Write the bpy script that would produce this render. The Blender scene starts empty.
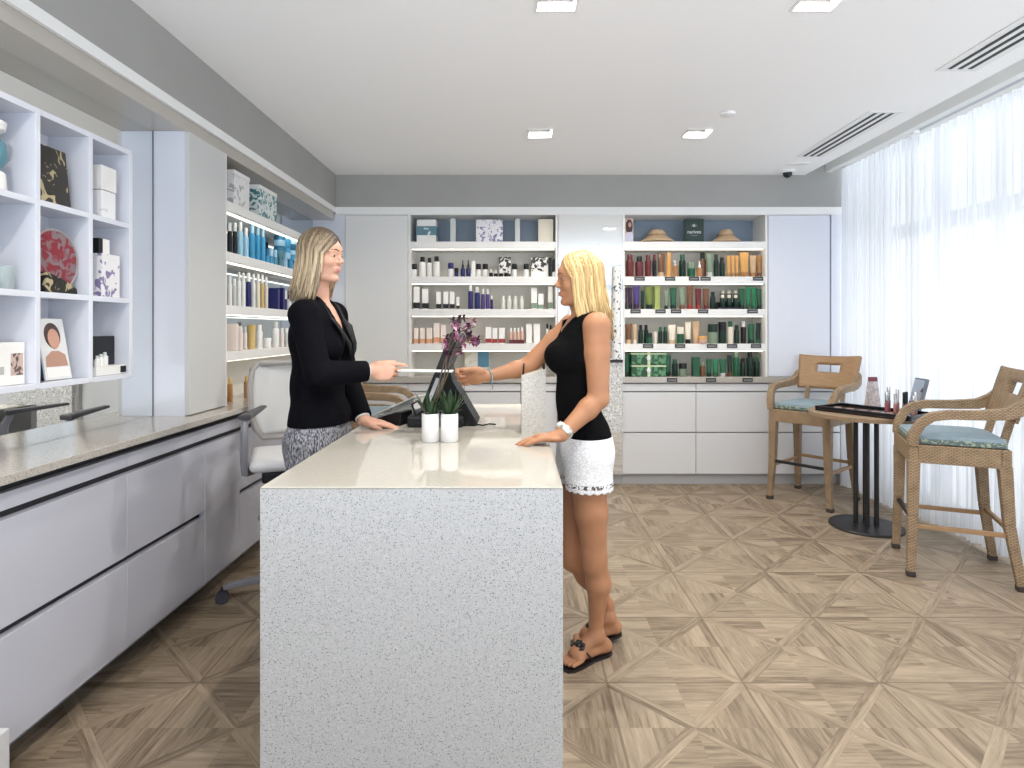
import bpy, math, random
import numpy as np
from mathutils import Vector, Matrix

# ---------------------------------------------------------------- camera, world, exposure
C = bpy.context.scene.collection
SC = bpy.context.scene
VX, VY, FPX, EYE = 516.0, 329.0, 600.0, 1.36
cam_d = bpy.data.cameras.new('camera')
cam = bpy.data.objects.new('camera', cam_d)
C.objects.link(cam)
cam.location = (0, 0, EYE)
cam.rotation_euler = (math.pi/2, 0, 0)
cam_d.sensor_width = 36
cam_d.lens = FPX/1024*36
cam_d.shift_x = -(VX-512)/1024
cam_d.shift_y = -(384-VY)/1024
cam_d.clip_start = 0.05
SC.camera = cam
SC.view_settings.view_transform = 'Standard'
SC.view_settings.look = 'None'
SC.view_settings.gamma = 1
SC.view_settings.use_curve_mapping = False
SC.view_settings.exposure = 0.16
SC.cycles.max_bounces = 10
SC.cycles.diffuse_bounces = 6
SC.cycles.transparent_max_bounces = 16
SC.cycles.sample_clamp_indirect = 8
SC.cycles.use_denoising = True

SKY_SIDE, SKY_FRONT = 1.55, 1.6
GROUND_FILL_SIDE, GROUND_FILL_FRONT = 1.4, 6.6
W = bpy.data.worlds.new('world'); SC.world = W
W.use_nodes = True
bg = W.node_tree.nodes['Background']
# daylight sky, bluer behind the viewer; added ground glow there brightens the ceiling
_n = W.node_tree
_tc = _n.nodes.new('ShaderNodeTexCoord'); _sp = _n.nodes.new('ShaderNodeSeparateXYZ')
_n.links.new(_tc.outputs['Generated'], _sp.inputs[0])
def _range(sock, a, b, c, d):
    r = _n.nodes.new('ShaderNodeMapRange')
    r.inputs[1].default_value, r.inputs[2].default_value, r.inputs[3].default_value, r.inputs[4].default_value = a, b, c, d
    _n.links.new(sock, r.inputs[0]); return r.outputs[0]
_front = _range(_sp.outputs[1], 0.15, -0.75, 0, 1)
_sky = _range(_sp.outputs[1], 0.15, -0.75, SKY_SIDE, SKY_FRONT)
_gnd = _range(_sp.outputs[1], 0.15, -0.75, GROUND_FILL_SIDE, GROUND_FILL_FRONT)
_up = _range(_sp.outputs[2], -0.25, 0.05, 0, 1)
_ms = _n.nodes.new('ShaderNodeMix'); _n.links.new(_up, _ms.inputs[0]); _n.links.new(_gnd, _ms.inputs[2]); _n.links.new(_sky, _ms.inputs[3])
_n.links.new(_ms.outputs[0], bg.inputs[1])
_mx = _n.nodes.new('ShaderNodeMix'); _mx.data_type = 'RGBA'
_mx.inputs[6].default_value = (0.90, 0.95, 1.0, 1); _mx.inputs[7].default_value = (0.78, 0.87, 1.0, 1)
_n.links.new(_front, _mx.inputs[0]); _n.links.new(_mx.outputs[2], bg.inputs[0])

DOWNLIGHT_W = 15.0
LED_STRENGTH = 3.0

rnd = random.Random(7)
PI = math.pi

def Wp(px, py, Y):
    return Vector(((px-VX)*Y/FPX, Y, EYE-(py-VY)*Y/FPX))

# ---------------------------------------------------------------- materials
_M = {}
def mat(name, col, rough=0.5, metal=0.0, spec=0.5, emit=None, es=0.0, coat=0.0, trans=0.0, bump=None, var=0.0, vscale=8.0, vstretch=(1, 1, 1)):
    """principled material with a little procedural variation; bump = (scale, strength)"""
    if name in _M: return _M[name]
    m = bpy.data.materials.new(name); m.use_nodes = True
    nt = m.node_tree; b = nt.nodes['Principled BSDF']
    b.inputs['Base Color'].default_value = (*col, 1)
    b.inputs['Roughness'].default_value = rough
    b.inputs['Metallic'].default_value = metal
    b.inputs['Specular IOR Level'].default_value = spec
    b.inputs['Coat Weight'].default_value = coat
    b.inputs['Transmission Weight'].default_value = trans
    if emit:
        b.inputs['Emission Color'].default_value = (*emit, 1)
        b.inputs['Emission Strength'].default_value = es
    if var > 0 or bump:
        tc = nt.nodes.new('ShaderNodeTexCoord')
        mp = nt.nodes.new('ShaderNodeMapping'); mp.inputs['Scale'].default_value = vstretch
        nt.links.new(tc.outputs['Object'], mp.inputs[0])
    if var > 0:
        n = nt.nodes.new('ShaderNodeTexNoise'); n.inputs['Scale'].default_value = vscale; n.inputs['Detail'].default_value = 4
        nt.links.new(mp.outputs[0], n.inputs['Vector'])
        r = nt.nodes.new('ShaderNodeValToRGB')
        r.color_ramp.elements[0].position = 0.3; r.color_ramp.elements[1].position = 0.7
        r.color_ramp.elements[0].color = (*[max(0, c*(1-var)) for c in col], 1)
        r.color_ramp.elements[1].color = (*[min(1, c*(1+var)) for c in col], 1)
        nt.links.new(n.outputs['Fac'], r.inputs[0]); nt.links.new(r.outputs[0], b.inputs['Base Color'])
    if bump:
        n2 = nt.nodes.new('ShaderNodeTexNoise'); n2.inputs['Scale'].default_value = bump[0]; n2.inputs['Detail'].default_value = 3
        nt.links.new(mp.outputs[0], n2.inputs['Vector'])
        bp = nt.nodes.new('ShaderNodeBump'); bp.inputs['Strength'].default_value = bump[1]; bp.inputs['Distance'].default_value = 0.01
        nt.links.new(n2.outputs['Fac'], bp.inputs['Height']); nt.links.new(bp.outputs[0], b.inputs['Normal'])
    _M[name] = m
    return m

class NT:
    """tiny helper for building math node chains"""
    def __init__(s, m): s.nt = m.node_tree
    def n(s, t, **k):
        x = s.nt.nodes.new(t)
        for a, v in k.items(): setattr(x, a, v)
        return x
    def put(s, sock, v):
        if hasattr(v, 'is_linked') or hasattr(v, 'links'): s.nt.links.new(v, sock)
        else: sock.default_value = v
    def m(s, op, a, b=0.0, c=None):
        x = s.n('ShaderNodeMath', operation=op)
        s.put(x.inputs[0], a); s.put(x.inputs[1], b)
        if c is not None: s.put(x.inputs[2], c)
        return x.outputs[0]
    def mix(s, f, a, b):
        return s.m('ADD', s.m('MULTIPLY', a, s.m('SUBTRACT', 1.0, f)), s.m('MULTIPLY', b, f))
    def xyz(s, a, b, c):
        x = s.n('ShaderNodeCombineXYZ')
        s.put(x.inputs[0], a); s.put(x.inputs[1], b); s.put(x.inputs[2], c)
        return x.outputs[0]

def floor_material():
    m = bpy.data.materials.new('parquet'); m.use_nodes = True
    N = NT(m); b = m.node_tree.nodes['Principled BSDF']
    T = 0.523
    tc = N.n('ShaderNodeNewGeometry'); sp = N.n('ShaderNodeSeparateXYZ')
    N.nt.links.new(tc.outputs['Position'], sp.inputs[0])
    X = N.m('DIVIDE', N.m('SUBTRACT', sp.outputs[0], 0.873), T)
    Y = N.m('DIVIDE', N.m('SUBTRACT', sp.outputs[1], 2.83), T)
    cx, cy = N.m('FLOOR', X), N.m('FLOOR', Y)
    u = N.m('SUBTRACT', N.m('FRACT', X), 0.5); v = N.m('SUBTRACT', N.m('FRACT', Y), 0.5)
    a, bb = N.m('ABSOLUTE', u), N.m('ABSOLUTE', v)
    df = N.m('SUBTRACT', a, bb)
    D = N.m('LESS_THAN', N.m('ABSOLUTE', df), 0.062)
    tri = N.m('GREATER_THAN', df, 0.0)
    s = N.m('SIGN', N.m('MULTIPLY', u, v))
    k = 7.0
    # along / across per zone
    al_t = N.mix(tri, u, v); ac_t = N.mix(tri, v, u)
    sv = N.m('MULTIPLY', s, v)
    al_d = N.m('ADD', u, sv); ac_d = N.m('SUBTRACT', u, sv)
    along = N.mix(D, al_t, al_d); across = N.mix(D, ac_t, ac_d)
    idx_t = N.m('FLOOR', N.m('MULTIPLY', ac_t, k)); idx_d = N.m('FLOOR', N.m('MULTIPLY', ac_d, 16.1))
    idx = N.mix(D, N.m('ADD', idx_t, N.m('MULTIPLY', tri, 20.0)), N.m('ADD', idx_d, N.m('ADD', 50.0, N.m('MULTIPLY', s, 7.0))))
    quad = N.m('ADD', N.m('MULTIPLY', N.m('GREATER_THAN', u, 0.0), 3.0), N.m('MULTIPLY', N.m('GREATER_THAN', v, 0.0), 5.0))
    idx2 = N.m('ADD', idx, N.m('MULTIPLY', quad, 0.37))
    wn = N.n('ShaderNodeTexWhiteNoise', noise_dimensions='3D')
    N.nt.links.new(N.xyz(cx, cy, idx2), wn.inputs['Vector'])
    r = wn.outputs['Value']
    gn = N.n('ShaderNodeTexNoise'); gn.inputs['Scale'].default_value = 1.0; gn.inputs['Detail'].default_value = 6; gn.inputs['Roughness'].default_value = 0.65
    N.nt.links.new(N.xyz(N.m('MULTIPLY', along, 3.0), N.m('MULTIPLY', across, 34.0), N.m('MULTIPLY', r, 40.0)), gn.inputs['Vector'])
    f = N.m('ADD', N.m('MULTIPLY', gn.outputs['Fac'], 0.95), N.m('MULTIPLY', r, 0.27))
    ramp = N.n('ShaderNodeValToRGB'); e = ramp.color_ramp.elements
    e[0].position = 0.36; e[0].color = (0.145, 0.104, 0.068, 1)
    e[1].position = 0.95; e[1].color = (0.44, 0.350, 0.250, 1)
    q = e.new(0.58); q.color = (0.275, 0.212, 0.146, 1)
    q = e.new(0.74); q.color = (0.345, 0.270, 0.190, 1)
    N.nt.links.new(f, ramp.inputs[0])
    # plank gaps
    g1 = N.m('LESS_THAN', N.m('ABSOLUTE', N.m('SUBTRACT', N.m('ABSOLUTE', df), 0.062)), 0.005)
    g2 = N.m('LESS_THAN', N.m('FRACT', N.mix(D, N.m('MULTIPLY', ac_t, k), N.m('MULTIPLY', ac_d, 16.1))), 0.05)
    g = N.m('MAXIMUM', N.m('MULTIPLY', N.m('GREATER_THAN', N.m('MAXIMUM', a, bb), 0.491), 0.50), N.m('MULTIPLY', N.m('MAXIMUM', g1, g2), 0.15))
    mx = N.n('ShaderNodeMix', data_type='RGBA')
    N.nt.links.new(g, mx.inputs[0]); N.nt.links.new(ramp.outputs[0], mx.inputs[6]); mx.inputs[7].default_value = (0.10, 0.068, 0.042, 1)
    N.nt.links.new(mx.outputs[2], b.inputs['Base Color'])
    b.inputs['Roughness'].default_value = 0.48
    b.inputs['Specular IOR Level'].default_value = 0.35
    return m

def quartz_material(name, base, speck, dens=0.60, scale=170, rough=0.25, second=(0.95, 0.95, 0.95)):
    m = bpy.data.materials.new(name); m.use_nodes = True
    N = NT(m); b = m.node_tree.nodes['Principled BSDF']
    tc = N.n('ShaderNodeTexCoord')
    n1 = N.n('ShaderNodeTexNoise'); n1.inputs['Scale'].default_value = scale; n1.inputs['Detail'].default_value = 2
    n2 = N.n('ShaderNodeTexNoise'); n2.inputs['Scale'].default_value = scale*0.63; n2.inputs['Detail'].default_value = 1
    for n in (n1, n2): N.nt.links.new(tc.outputs['Object'], n.inputs['Vector'])
    r1 = N.n('ShaderNodeValToRGB'); r1.color_ramp.elements[0].position = dens; r1.color_ramp.elements[1].position = dens+0.06
    r1.color_ramp.elements[0].color = (0, 0, 0, 1); r1.color_ramp.elements[1].color = (1, 1, 1, 1)
    N.nt.links.new(n1.outputs['Fac'], r1.inputs[0])
    r2 = N.n('ShaderNodeValToRGB'); r2.color_ramp.elements[0].position = 0.55; r2.color_ramp.elements[1].position = 0.66
    r2.color_ramp.elements[0].color = (*base, 1); r2.color_ramp.elements[1].color = (*second, 1)
    N.nt.links.new(n2.outputs['Fac'], r2.inputs[0])
    mx = N.n('ShaderNodeMix', data_type='RGBA')
    N.nt.links.new(r1.outputs[0], mx.inputs[0]); N.nt.links.new(r2.outputs[0], mx.inputs[6]); mx.inputs[7].default_value = (*speck, 1)
    N.nt.links.new(mx.outputs[2], b.inputs['Base Color'])
    b.inputs['Roughness'].default_value = rough
    return m

def sheer_material(name='sheer_fabric', lo=0.04, hi=0.30):
    m = bpy.data.materials.new(name); m.use_nodes = True
    nt = m.node_tree; nt.nodes.clear(); N = NT(m)
    out = N.n('ShaderNodeOutputMaterial')
    tr = N.n('ShaderNodeBsdfTranslucent'); tr.inputs[0].default_value = (0.86, 0.88, 0.90, 1)
    df = N.n('ShaderNodeBsdfDiffuse'); df.inputs[0].default_value = (0.92, 0.93, 0.95, 1)
    tp = N.n('ShaderNodeBsdfTransparent'); tp.inputs[0].default_value = (1, 1, 1, 1)
    a = N.n('ShaderNodeMixShader'); a.inputs[0].default_value = 0.52
    nt.links.new(tr.outputs[0], a.inputs[1]); nt.links.new(df.outputs[0], a.inputs[2])
    # vertical thread pattern lets more or less light straight through
    tc = N.n('ShaderNodeTexCoord'); mp = N.n('ShaderNodeMapping'); mp.inputs['Scale'].default_value = (150, 150, 0.2)
    nt.links.new(tc.outputs['Object'], mp.inputs[0])
    nz = N.n('ShaderNodeTexNoise'); nz.inputs['Scale'].default_value = 1.0; nz.inputs['Detail'].default_value = 2
    nt.links.new(mp.outputs[0], nz.inputs['Vector'])
    mr = N.n('ShaderNodeMapRange'); mr.inputs[1].default_value = 0.3; mr.inputs[2].default_value = 0.7; mr.inputs[3].default_value = lo; mr.inputs[4].default_value = hi
    nt.links.new(nz.outputs['Fac'], mr.inputs[0])
    b = N.n('ShaderNodeMixShader')
    nt.links.new(mr.outputs[0], b.inputs[0]); nt.links.new(a.outputs[0], b.inputs[1]); nt.links.new(tp.outputs[0], b.inputs[2])
    nt.links.new(b.outputs[0], out.inputs[0])
    return m

def wicker_material():
    m = bpy.data.materials.new('woven_wicker'); m.use_nodes = True
    N = NT(m); b = m.node_tree.nodes['Principled BSDF']
    tc = N.n('ShaderNodeTexCoord')
    sp = N.n('ShaderNodeSeparateXYZ'); N.nt.links.new(tc.outputs['Object'], sp.inputs[0])
    row = N.m('MULTIPLY', sp.outputs[2], 120.0)
    hor = N.m('MULTIPLY', N.m('ADD', sp.outputs[0], sp.outputs[1]), 40.0)
    par = N.m('MODULO', N.m('ADD', N.m('FLOOR', row), 400.0), 2.0)
    w1 = N.m('ABSOLUTE', N.m('SINE', N.m('MULTIPLY', N.m('ADD', hor, N.m('MULTIPLY', par, 0.5)), PI)))
    w2 = N.m('ABSOLUTE', N.m('SINE', N.m('MULTIPLY', row, PI)))
    h = N.m('MULTIPLY', N.m('POWER', w1, 0.6), N.m('POWER', w2, 0.6))
    ns = N.n('ShaderNodeTexNoise'); ns.inputs['Scale'].default_value = 22; N.nt.links.new(tc.outputs['Object'], ns.inputs['Vector'])
    f = N.m('ADD', N.m('MULTIPLY', h, 0.48), N.m('MULTIPLY', ns.outputs['Fac'], 0.5))
    r = N.n('ShaderNodeValToRGB'); e = r.color_ramp.elements
    e[0].position = 0.15; e[0].color = (0.11, 0.070, 0.038, 1); e[1].position = 0.85; e[1].color = (0.46, 0.32, 0.185, 1)
    N.nt.links.new(f, r.inputs[0]); N.nt.links.new(r.outputs[0], b.inputs['Base Color'])
    bp = N.n('ShaderNodeBump'); bp.inputs['Strength'].default_value = 0.7; bp.inputs['Distance'].default_value = 0.004
    N.nt.links.new(h, bp.inputs['Height']); N.nt.links.new(bp.outputs[0], b.inputs['Normal'])
    b.inputs['Roughness'].default_value = 0.55
    return m

def hair_material(name, root, light, dark, z0, z1):
    """strand streaks: fast variation across, slow along; roots darker (dyed lengths)"""
    m = bpy.data.materials.new(name); m.use_nodes = True
    N = NT(m); b = m.node_tree.nodes['Principled BSDF']
    at = N.n('ShaderNodeAttribute', attribute_name='strand')
    sp = N.n('ShaderNodeSeparateColor'); N.nt.links.new(at.outputs['Color'], sp.inputs[0])
    r = N.n('ShaderNodeValToRGB'); e = r.color_ramp.elements
    e[0].color = (*dark, 1); e[1].color = (*light, 1); e[0].position = 0.1; e[1].position = 0.8
    tc = N.n('ShaderNodeTexCoord'); mp = N.n('ShaderNodeMapping'); mp.inputs['Scale'].default_value = (260, 260, 7)
    N.nt.links.new(tc.outputs['Object'], mp.inputs[0])
    nz = N.n('ShaderNodeTexNoise'); nz.inputs['Scale'].default_value = 1; N.nt.links.new(mp.outputs[0], nz.inputs['Vector'])
    f = N.m('ADD', N.m('MULTIPLY', sp.outputs[0], 0.66), N.m('MULTIPLY', N.m('SUBTRACT', nz.outputs['Fac'], 0.36), 1.25))
    N.nt.links.new(f, r.inputs[0])
    mx = N.n('ShaderNodeMix', data_type='RGBA')
    k = N.n('ShaderNodeMapRange'); k.inputs[1].default_value = z0; k.inputs[2].default_value = z1; k.inputs[3].default_value = 1; k.inputs[4].default_value = 0
    N.nt.links.new(sp.outputs[1], k.inputs[0])
    N.nt.links.new(k.outputs[0], mx.inputs[0]); N.nt.links.new(r.outputs[0], mx.inputs[6]); mx.inputs[7].default_value = (*root, 1)
    N.nt.links.new(mx.outputs[2], b.inputs['Base Color'])
    b.inputs['Roughness'].default_value = 0.38; b.inputs['Specular IOR Level'].default_value = 0.45
    return m

def lace_material(z0=0.735, z1=0.752):
    m = bpy.data.materials.new('white_lace'); m.use_nodes = True
    N = NT(m); b = m.node_tree.nodes['Principled BSDF']
    tc = N.n('ShaderNodeTexCoord')
    v = N.n('ShaderNodeTexVoronoi'); v.inputs['Scale'].default_value = 75; v.feature = 'DISTANCE_TO_EDGE'
    N.nt.links.new(tc.outputs['Object'], v.inputs['Vector'])
    r = N.n('ShaderNodeValToRGB'); e = r.color_ramp.elements
    e[0].color = (0.72, 0.71, 0.70, 1); e[1].color = (0.92, 0.92, 0.92, 1); e[1].position = 0.16
    N.nt.links.new(v.outputs[0], r.inputs[0])
    # openwork band just above the hem
    sp = N.n('ShaderNodeSeparateXYZ'); N.nt.links.new(tc.outputs['Object'], sp.inputs[0])
    band = N.m('MULTIPLY', N.m('GREATER_THAN', sp.outputs[2], z0), N.m('LESS_THAN', sp.outputs[2], z1))
    nz = N.n('ShaderNodeTexNoise'); nz.inputs['Scale'].default_value = 120; N.nt.links.new(tc.outputs['Object'], nz.inputs['Vector'])
    hole = N.m('MULTIPLY', band, N.m('GREATER_THAN', nz.outputs['Fac'], 0.52))
    mx = N.n('ShaderNodeMix', data_type='RGBA'); N.nt.links.new(hole, mx.inputs[0]); N.nt.links.new(r.outputs[0], mx.inputs[6]); mx.inputs[7].default_value = (0.10, 0.07, 0.06, 1)
    N.nt.links.new(mx.outputs[2], b.inputs['Base Color'])
    bp = N.n('ShaderNodeBump'); bp.inputs['Strength'].default_value = 0.5; bp.inputs['Distance'].default_value = 0.004
    N.nt.links.new(v.outputs[0], bp.inputs['Height']); N.nt.links.new(bp.outputs[0], b.inputs['Normal'])
    b.inputs['Roughness'].default_value = 0.8
    return m

def tweed_material():
    m = bpy.data.materials.new('grey_tweed'); m.use_nodes = True
    N = NT(m); b = m.node_tree.nodes['Principled BSDF']
    tc = N.n('ShaderNodeTexCoord'); mp = N.n('ShaderNodeMapping'); mp.inputs['Scale'].default_value = (240, 240, 60)
    N.nt.links.new(tc.outputs['Object'], mp.inputs[0])
    nz = N.n('ShaderNodeTexNoise'); nz.inputs['Scale'].default_value = 1; nz.inputs['Detail'].default_value = 2; N.nt.links.new(mp.outputs[0], nz.inputs['Vector'])
    r = N.n('ShaderNodeValToRGB'); e = r.color_ramp.elements
    e[0].position = 0.38; e[0].color = (0.035, 0.035, 0.045, 1); e[1].position = 0.66; e[1].color = (0.42, 0.42, 0.45, 1)
    N.nt.links.new(nz.outputs['Fac'], r.inputs[0]); N.nt.links.new(r.outputs[0], b.inputs['Base Color'])
    b.inputs['Roughness'].default_value = 0.9
    return m

def pattern_material(name, base, ink, scale=22, lo=0.52, hi=0.56, rough=0.4):
    """printed blotches / scrolls on packaging"""
    if name in _M: return _M[name]
    m = bpy.data.materials.new(name); m.use_nodes = True
    N = NT(m); b = m.node_tree.nodes['Principled BSDF']
    tc = N.n('ShaderNodeTexCoord')
    nz = N.n('ShaderNodeTexNoise'); nz.inputs['Scale'].default_value = scale; nz.inputs['Detail'].default_value = 1; nz.inputs['Distortion'].default_value = 1.2
    N.nt.links.new(tc.outputs['Object'], nz.inputs['Vector'])
    r = N.n('ShaderNodeValToRGB'); e = r.color_ramp.elements
    e[0].position = lo; e[0].color = (*base, 1); e[1].position = hi; e[1].color = (*ink, 1)
    N.nt.links.new(nz.outputs['Fac'], r.inputs[0]); N.nt.links.new(r.outputs[0], b.inputs['Base Color'])
    b.inputs['Roughness'].default_value = rough
    _M[name] = m
    return m

WHITE_LAM = mat('white_laminate', (0.66, 0.66, 0.665), 0.22, spec=0.5)
DAYLIT_GLOSS = mat('daylit_gloss_panel', (0.69, 0.71, 0.77), 0.10, spec=0.6)  # gloss white with a blue daylight cast mixed into the colour
PANEL_MATT = mat('pale_panel', (0.58, 0.58, 0.565), 0.5)
SHELF_WHITE = mat('shelf_white', (0.80, 0.79, 0.76), 0.4)
BACK_WARM = mat('bay_back_warm', (0.66, 0.64, 0.58), 0.5)
BACK_BLUE = mat('bay_back_blue', (0.22, 0.28, 0.35), 0.25)
TAUPE = mat('soffit_taupe', (0.34, 0.335, 0.315), 0.7, var=0.03, vscale=3)
CEIL = mat('ceiling_paint', (0.94, 0.94, 0.93), 0.8)
TRIM = mat('trim_white', (0.82, 0.82, 0.80), 0.4)
TOE = mat('toe_kick_grey', (0.46, 0.46, 0.46), 0.35)
DAYLIT_LAM = mat('daylight_tinted_laminate', (0.53, 0.54, 0.60), 0.22, spec=0.5)  # the white laminate again, bluish daylight on the left cabinets painted in
DARKGAP = mat('shadow_gap_dark', (0.03, 0.03, 0.035), 0.6)
MIRROR = mat('mirror_silver', (0.86, 0.88, 0.88), 0.015, metal=1.0)
MIRROR_G = mat('mirror_grey', (0.52, 0.58, 0.62), 0.03, metal=1.0)
BLACK = mat('black_plastic', (0.008, 0.008, 0.010), 0.45, spec=0.3)
BLACKM = mat('black_metal', (0.014, 0.014, 0.016), 0.45)
GREYP = mat('grey_plastic', (0.10, 0.10, 0.115), 0.4)
CHROME = mat('brushed_steel', (0.55, 0.55, 0.57), 0.25, metal=1.0)
QUARTZ_F = quartz_material('speckled_quartz', (0.46, 0.46, 0.455), (0.16, 0.16, 0.16), dens=0.595, scale=260, rough=0.35, second=(0.51, 0.51, 0.51))
QUARTZ_T = quartz_material('polished_quartz', (0.50, 0.475, 0.42), (0.45, 0.425, 0.375), dens=0.62, scale=190, rough=0.06, second=(0.525, 0.50, 0.445))
STONE = quartz_material('greige_stone', (0.45, 0.42, 0.375), (0.29, 0.26, 0.225), dens=0.58, scale=210, rough=0.10, second=(0.52, 0.485, 0.435))
WICKER = wicker_material()
SHEER = sheer_material()
SHEER_THIN = sheer_material('thin_sheer_fabric', 0.45, 0.75)
FLOOR = floor_material()
LED = mat('led_strip', (1, 0.95, 0.85), 0.5, emit=(1.0, 0.93, 0.80), es=LED_STRENGTH)
LAMP = mat('lamp_glow', (1, 1, 1), 0.5, emit=(1.0, 0.96, 0.90), es=9.0)
SKIN_T = mat('skin_tanned', (0.43, 0.205, 0.105), 0.45, spec=0.35, var=0.07, vscale=12)
SKIN_F = mat('skin_fair', (0.60, 0.335, 0.235), 0.45, spec=0.35, var=0.06, vscale=12)

# ---------------------------------------------------------------- mesh builder
class MB:
    def __init__(s): s.v = []; s.f = []
    def add(s, vs, fs):
        o = len(s.v); s.v += [tuple(x) for x in vs]; s.f += [tuple(i+o for i in f) for f in fs]; return s
    def box(s, x0, x1, y0, y1, z0, z1, R=None, c=None):
        vs = [(x, y, z) for x in (x0, x1) for y in (y0, y1) for z in (z0, z1)]
        if R is not None:
            c = Vector(c or (0, 0, 0)); vs = [R @ Vector(p) + c for p in vs]
        return s.add(vs, [(0, 1, 3, 2), (4, 6, 7, 5), (0, 4, 5, 1), (2, 3, 7, 6), (0, 2, 6, 4), (1, 5, 7, 3)])
    def bar(s, a, b, w, t=None, up=(0, 0, 1), w2=None, t2=None):
        """rectangular bar from a to b; w across, t along the up side"""
        a, b = Vector(a), Vector(b); d = (b-a).normalized(); t = w if t is None else t
        w2 = w if w2 is None else w2; t2 = t if t2 is None else t2
        sx = d.cross(Vector(up))
        if sx.length < 1e-4: sx = d.cross(Vector((0, 1, 0)))
        sx.normalize(); sz = sx.cross(d)
        vs = [p+sx*(i*W/2)+sz*(j*H/2) for p, W, H in ((a, w, t), (b, w2, t2)) for i, j in ((-1, -1), (1, -1), (1, 1), (-1, 1))]
        return s.add(vs, [(3, 2, 1, 0), (4, 5, 6, 7), (0, 1, 5, 4), (1, 2, 6, 5), (2, 3, 7, 6), (3, 0, 4, 7)])
    def tube(s, pts, r, n=8, flat=1.0, up=(0, 0, 1), close=False):
        pts = [Vector(p) for p in pts]; m = len(pts)
        rs = r if isinstance(r, (list, tuple)) else [r]*m
        vs = []; sx = None
        for i, p in enumerate(pts):
            d = (pts[(i+1) % m if close else min(i+1, m-1)]-pts[(i-1) % m if close else max(i-1, 0)]).normalized()
            if sx is None or close:
                q = d.cross(Vector(up))
                if q.length < 0.15: q = d.cross(Vector((0, 1, 0.01)))
                if sx is not None and q.dot(sx) < 0: q = -q
                sx = q
            else: sx = sx-d*sx.dot(d)
            sx.normalize(); sz = sx.cross(d)
            for k in range(n):
                t = 2*PI*k/n
                vs.append(p+sx*(math.cos(t)*rs[i])+sz*(math.sin(t)*rs[i]*flat))
        fs = []
        for i in range(m if close else m-1):
            j = (i+1) % m
            for k in range(n):
                l = (k+1) % n
                fs.append((i*n+k, i*n+l, j*n+l, j*n+k))
        if not close: fs += [tuple(reversed(range(n))), tuple(range((m-1)*n, m*n))]
        return s.add(vs, fs)
    def lathe(s, prof, n=16, c=(0, 0, 0), sx=1.0, sy=1.0):
        """prof = [(radius, z)...] bottom to top; capped"""
        vs = []; fs = []
        for r, z in prof:
            for k in range(n):
                t = 2*PI*k/n
                vs.append((c[0]+math.cos(t)*r*sx, c[1]+math.sin(t)*r*sy, c[2]+z))
        m = len(prof)
        for i in range(m-1):
            for k in range(n):
                l = (k+1) % n
                fs.append((i*n+k, i*n+l, (i+1)*n+l, (i+1)*n+k))
        fs += [tuple(reversed(range(n))), tuple(range((m-1)*n, m*n))]
        return s.add(vs, fs)
    def prism(s, poly, lo, hi, f):
        """polygon [(a,b)] extruded from lo to hi; f(a,b,t) -> point"""
        n = len(poly)
        vs = [f(a, b, lo) for a, b in poly]+[f(a, b, hi) for a, b in poly]
        return s.add(vs, [tuple(reversed(range(n))), tuple(range(n, 2*n))]+[(i, (i+1) % n, n+(i+1) % n, n+i) for i in range(n)])
    def ell(s, c, r, n=12, m=8, R=None):
        vs = []; fs = []
        c = Vector(c)
        for i in range(m+1):
            t = PI*i/m
            for k in range(n):
                p = Vector((math.sin(t)*math.cos(2*PI*k/n)*r[0], math.sin(t)*math.sin(2*PI*k/n)*r[1], math.cos(t)*r[2]))
                vs.append(c+(R @ p if R is not None else p))
        for i in range(m):
            for k in range(n):
                l = (k+1) % n
                fs.append((i*n+k, (i+1)*n+k, (i+1)*n+l, i*n+l))
        return s.add(vs, fs)
    def mesh(s, name, loc=None):
        me = bpy.data.meshes.new(name)
        vs = s.v
        if loc is not None: vs = [(x-loc[0], y-loc[1], z-loc[2]) for x, y, z in vs]
        me.from_pydata(vs, [], s.f); me.update()
        return me
    def build(s, name, m, parent=None, smooth=False, bevel=0.0, loc=None, seg=2):
        me = s.mesh(name, loc)
        o = bpy.data.objects.new(name, me); C.objects.link(o)
        me.materials.append(m)
        if smooth:
            for p in me.polygons: p.use_smooth = True
            try: me.set_sharp_from_angle(angle=math.radians(42))
            except Exception: pass
        if loc is not None: o.location = loc
        if parent is not None: o.parent = parent
        if bevel > 0:
            b = o.modifiers.new('bevel', 'BEVEL'); b.width = bevel; b.segments = seg; b.limit_method = 'ANGLE'; b.angle_limit = math.radians(40)
        return o

def bxo(name, m, x0, x1, y0, y1, z0, z1, parent=None, bevel=0.0):
    return MB().box(x0, x1, y0, y1, z0, z1).build(name, m, parent, bevel=bevel)

def tag(o, label=None, cat=None, group=None, kind=None):
    if label: o['label'] = label
    if cat: o['category'] = cat
    if group: o['group'] = group
    if kind: o['kind'] = kind
    return o

def thing(name, label, cat, loc=(0, 0, 0), rotz=0.0, group=None):
    o = bpy.data.objects.new(name, None); C.objects.link(o)
    o.empty_display_size = 0.05
    o.location = loc; o.rotation_euler = (0, 0, rotz)
    return tag(o, label, cat, group)

def struct(o, label=None, cat=None):
    return tag(o, label, cat, None, 'structure')

def copy_tree(o, parent=None):
    c = o.copy(); C.objects.link(c)
    if parent is not None: c.parent = parent
    for ch in list(o.children): copy_tree(ch, c)
    return c

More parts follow.
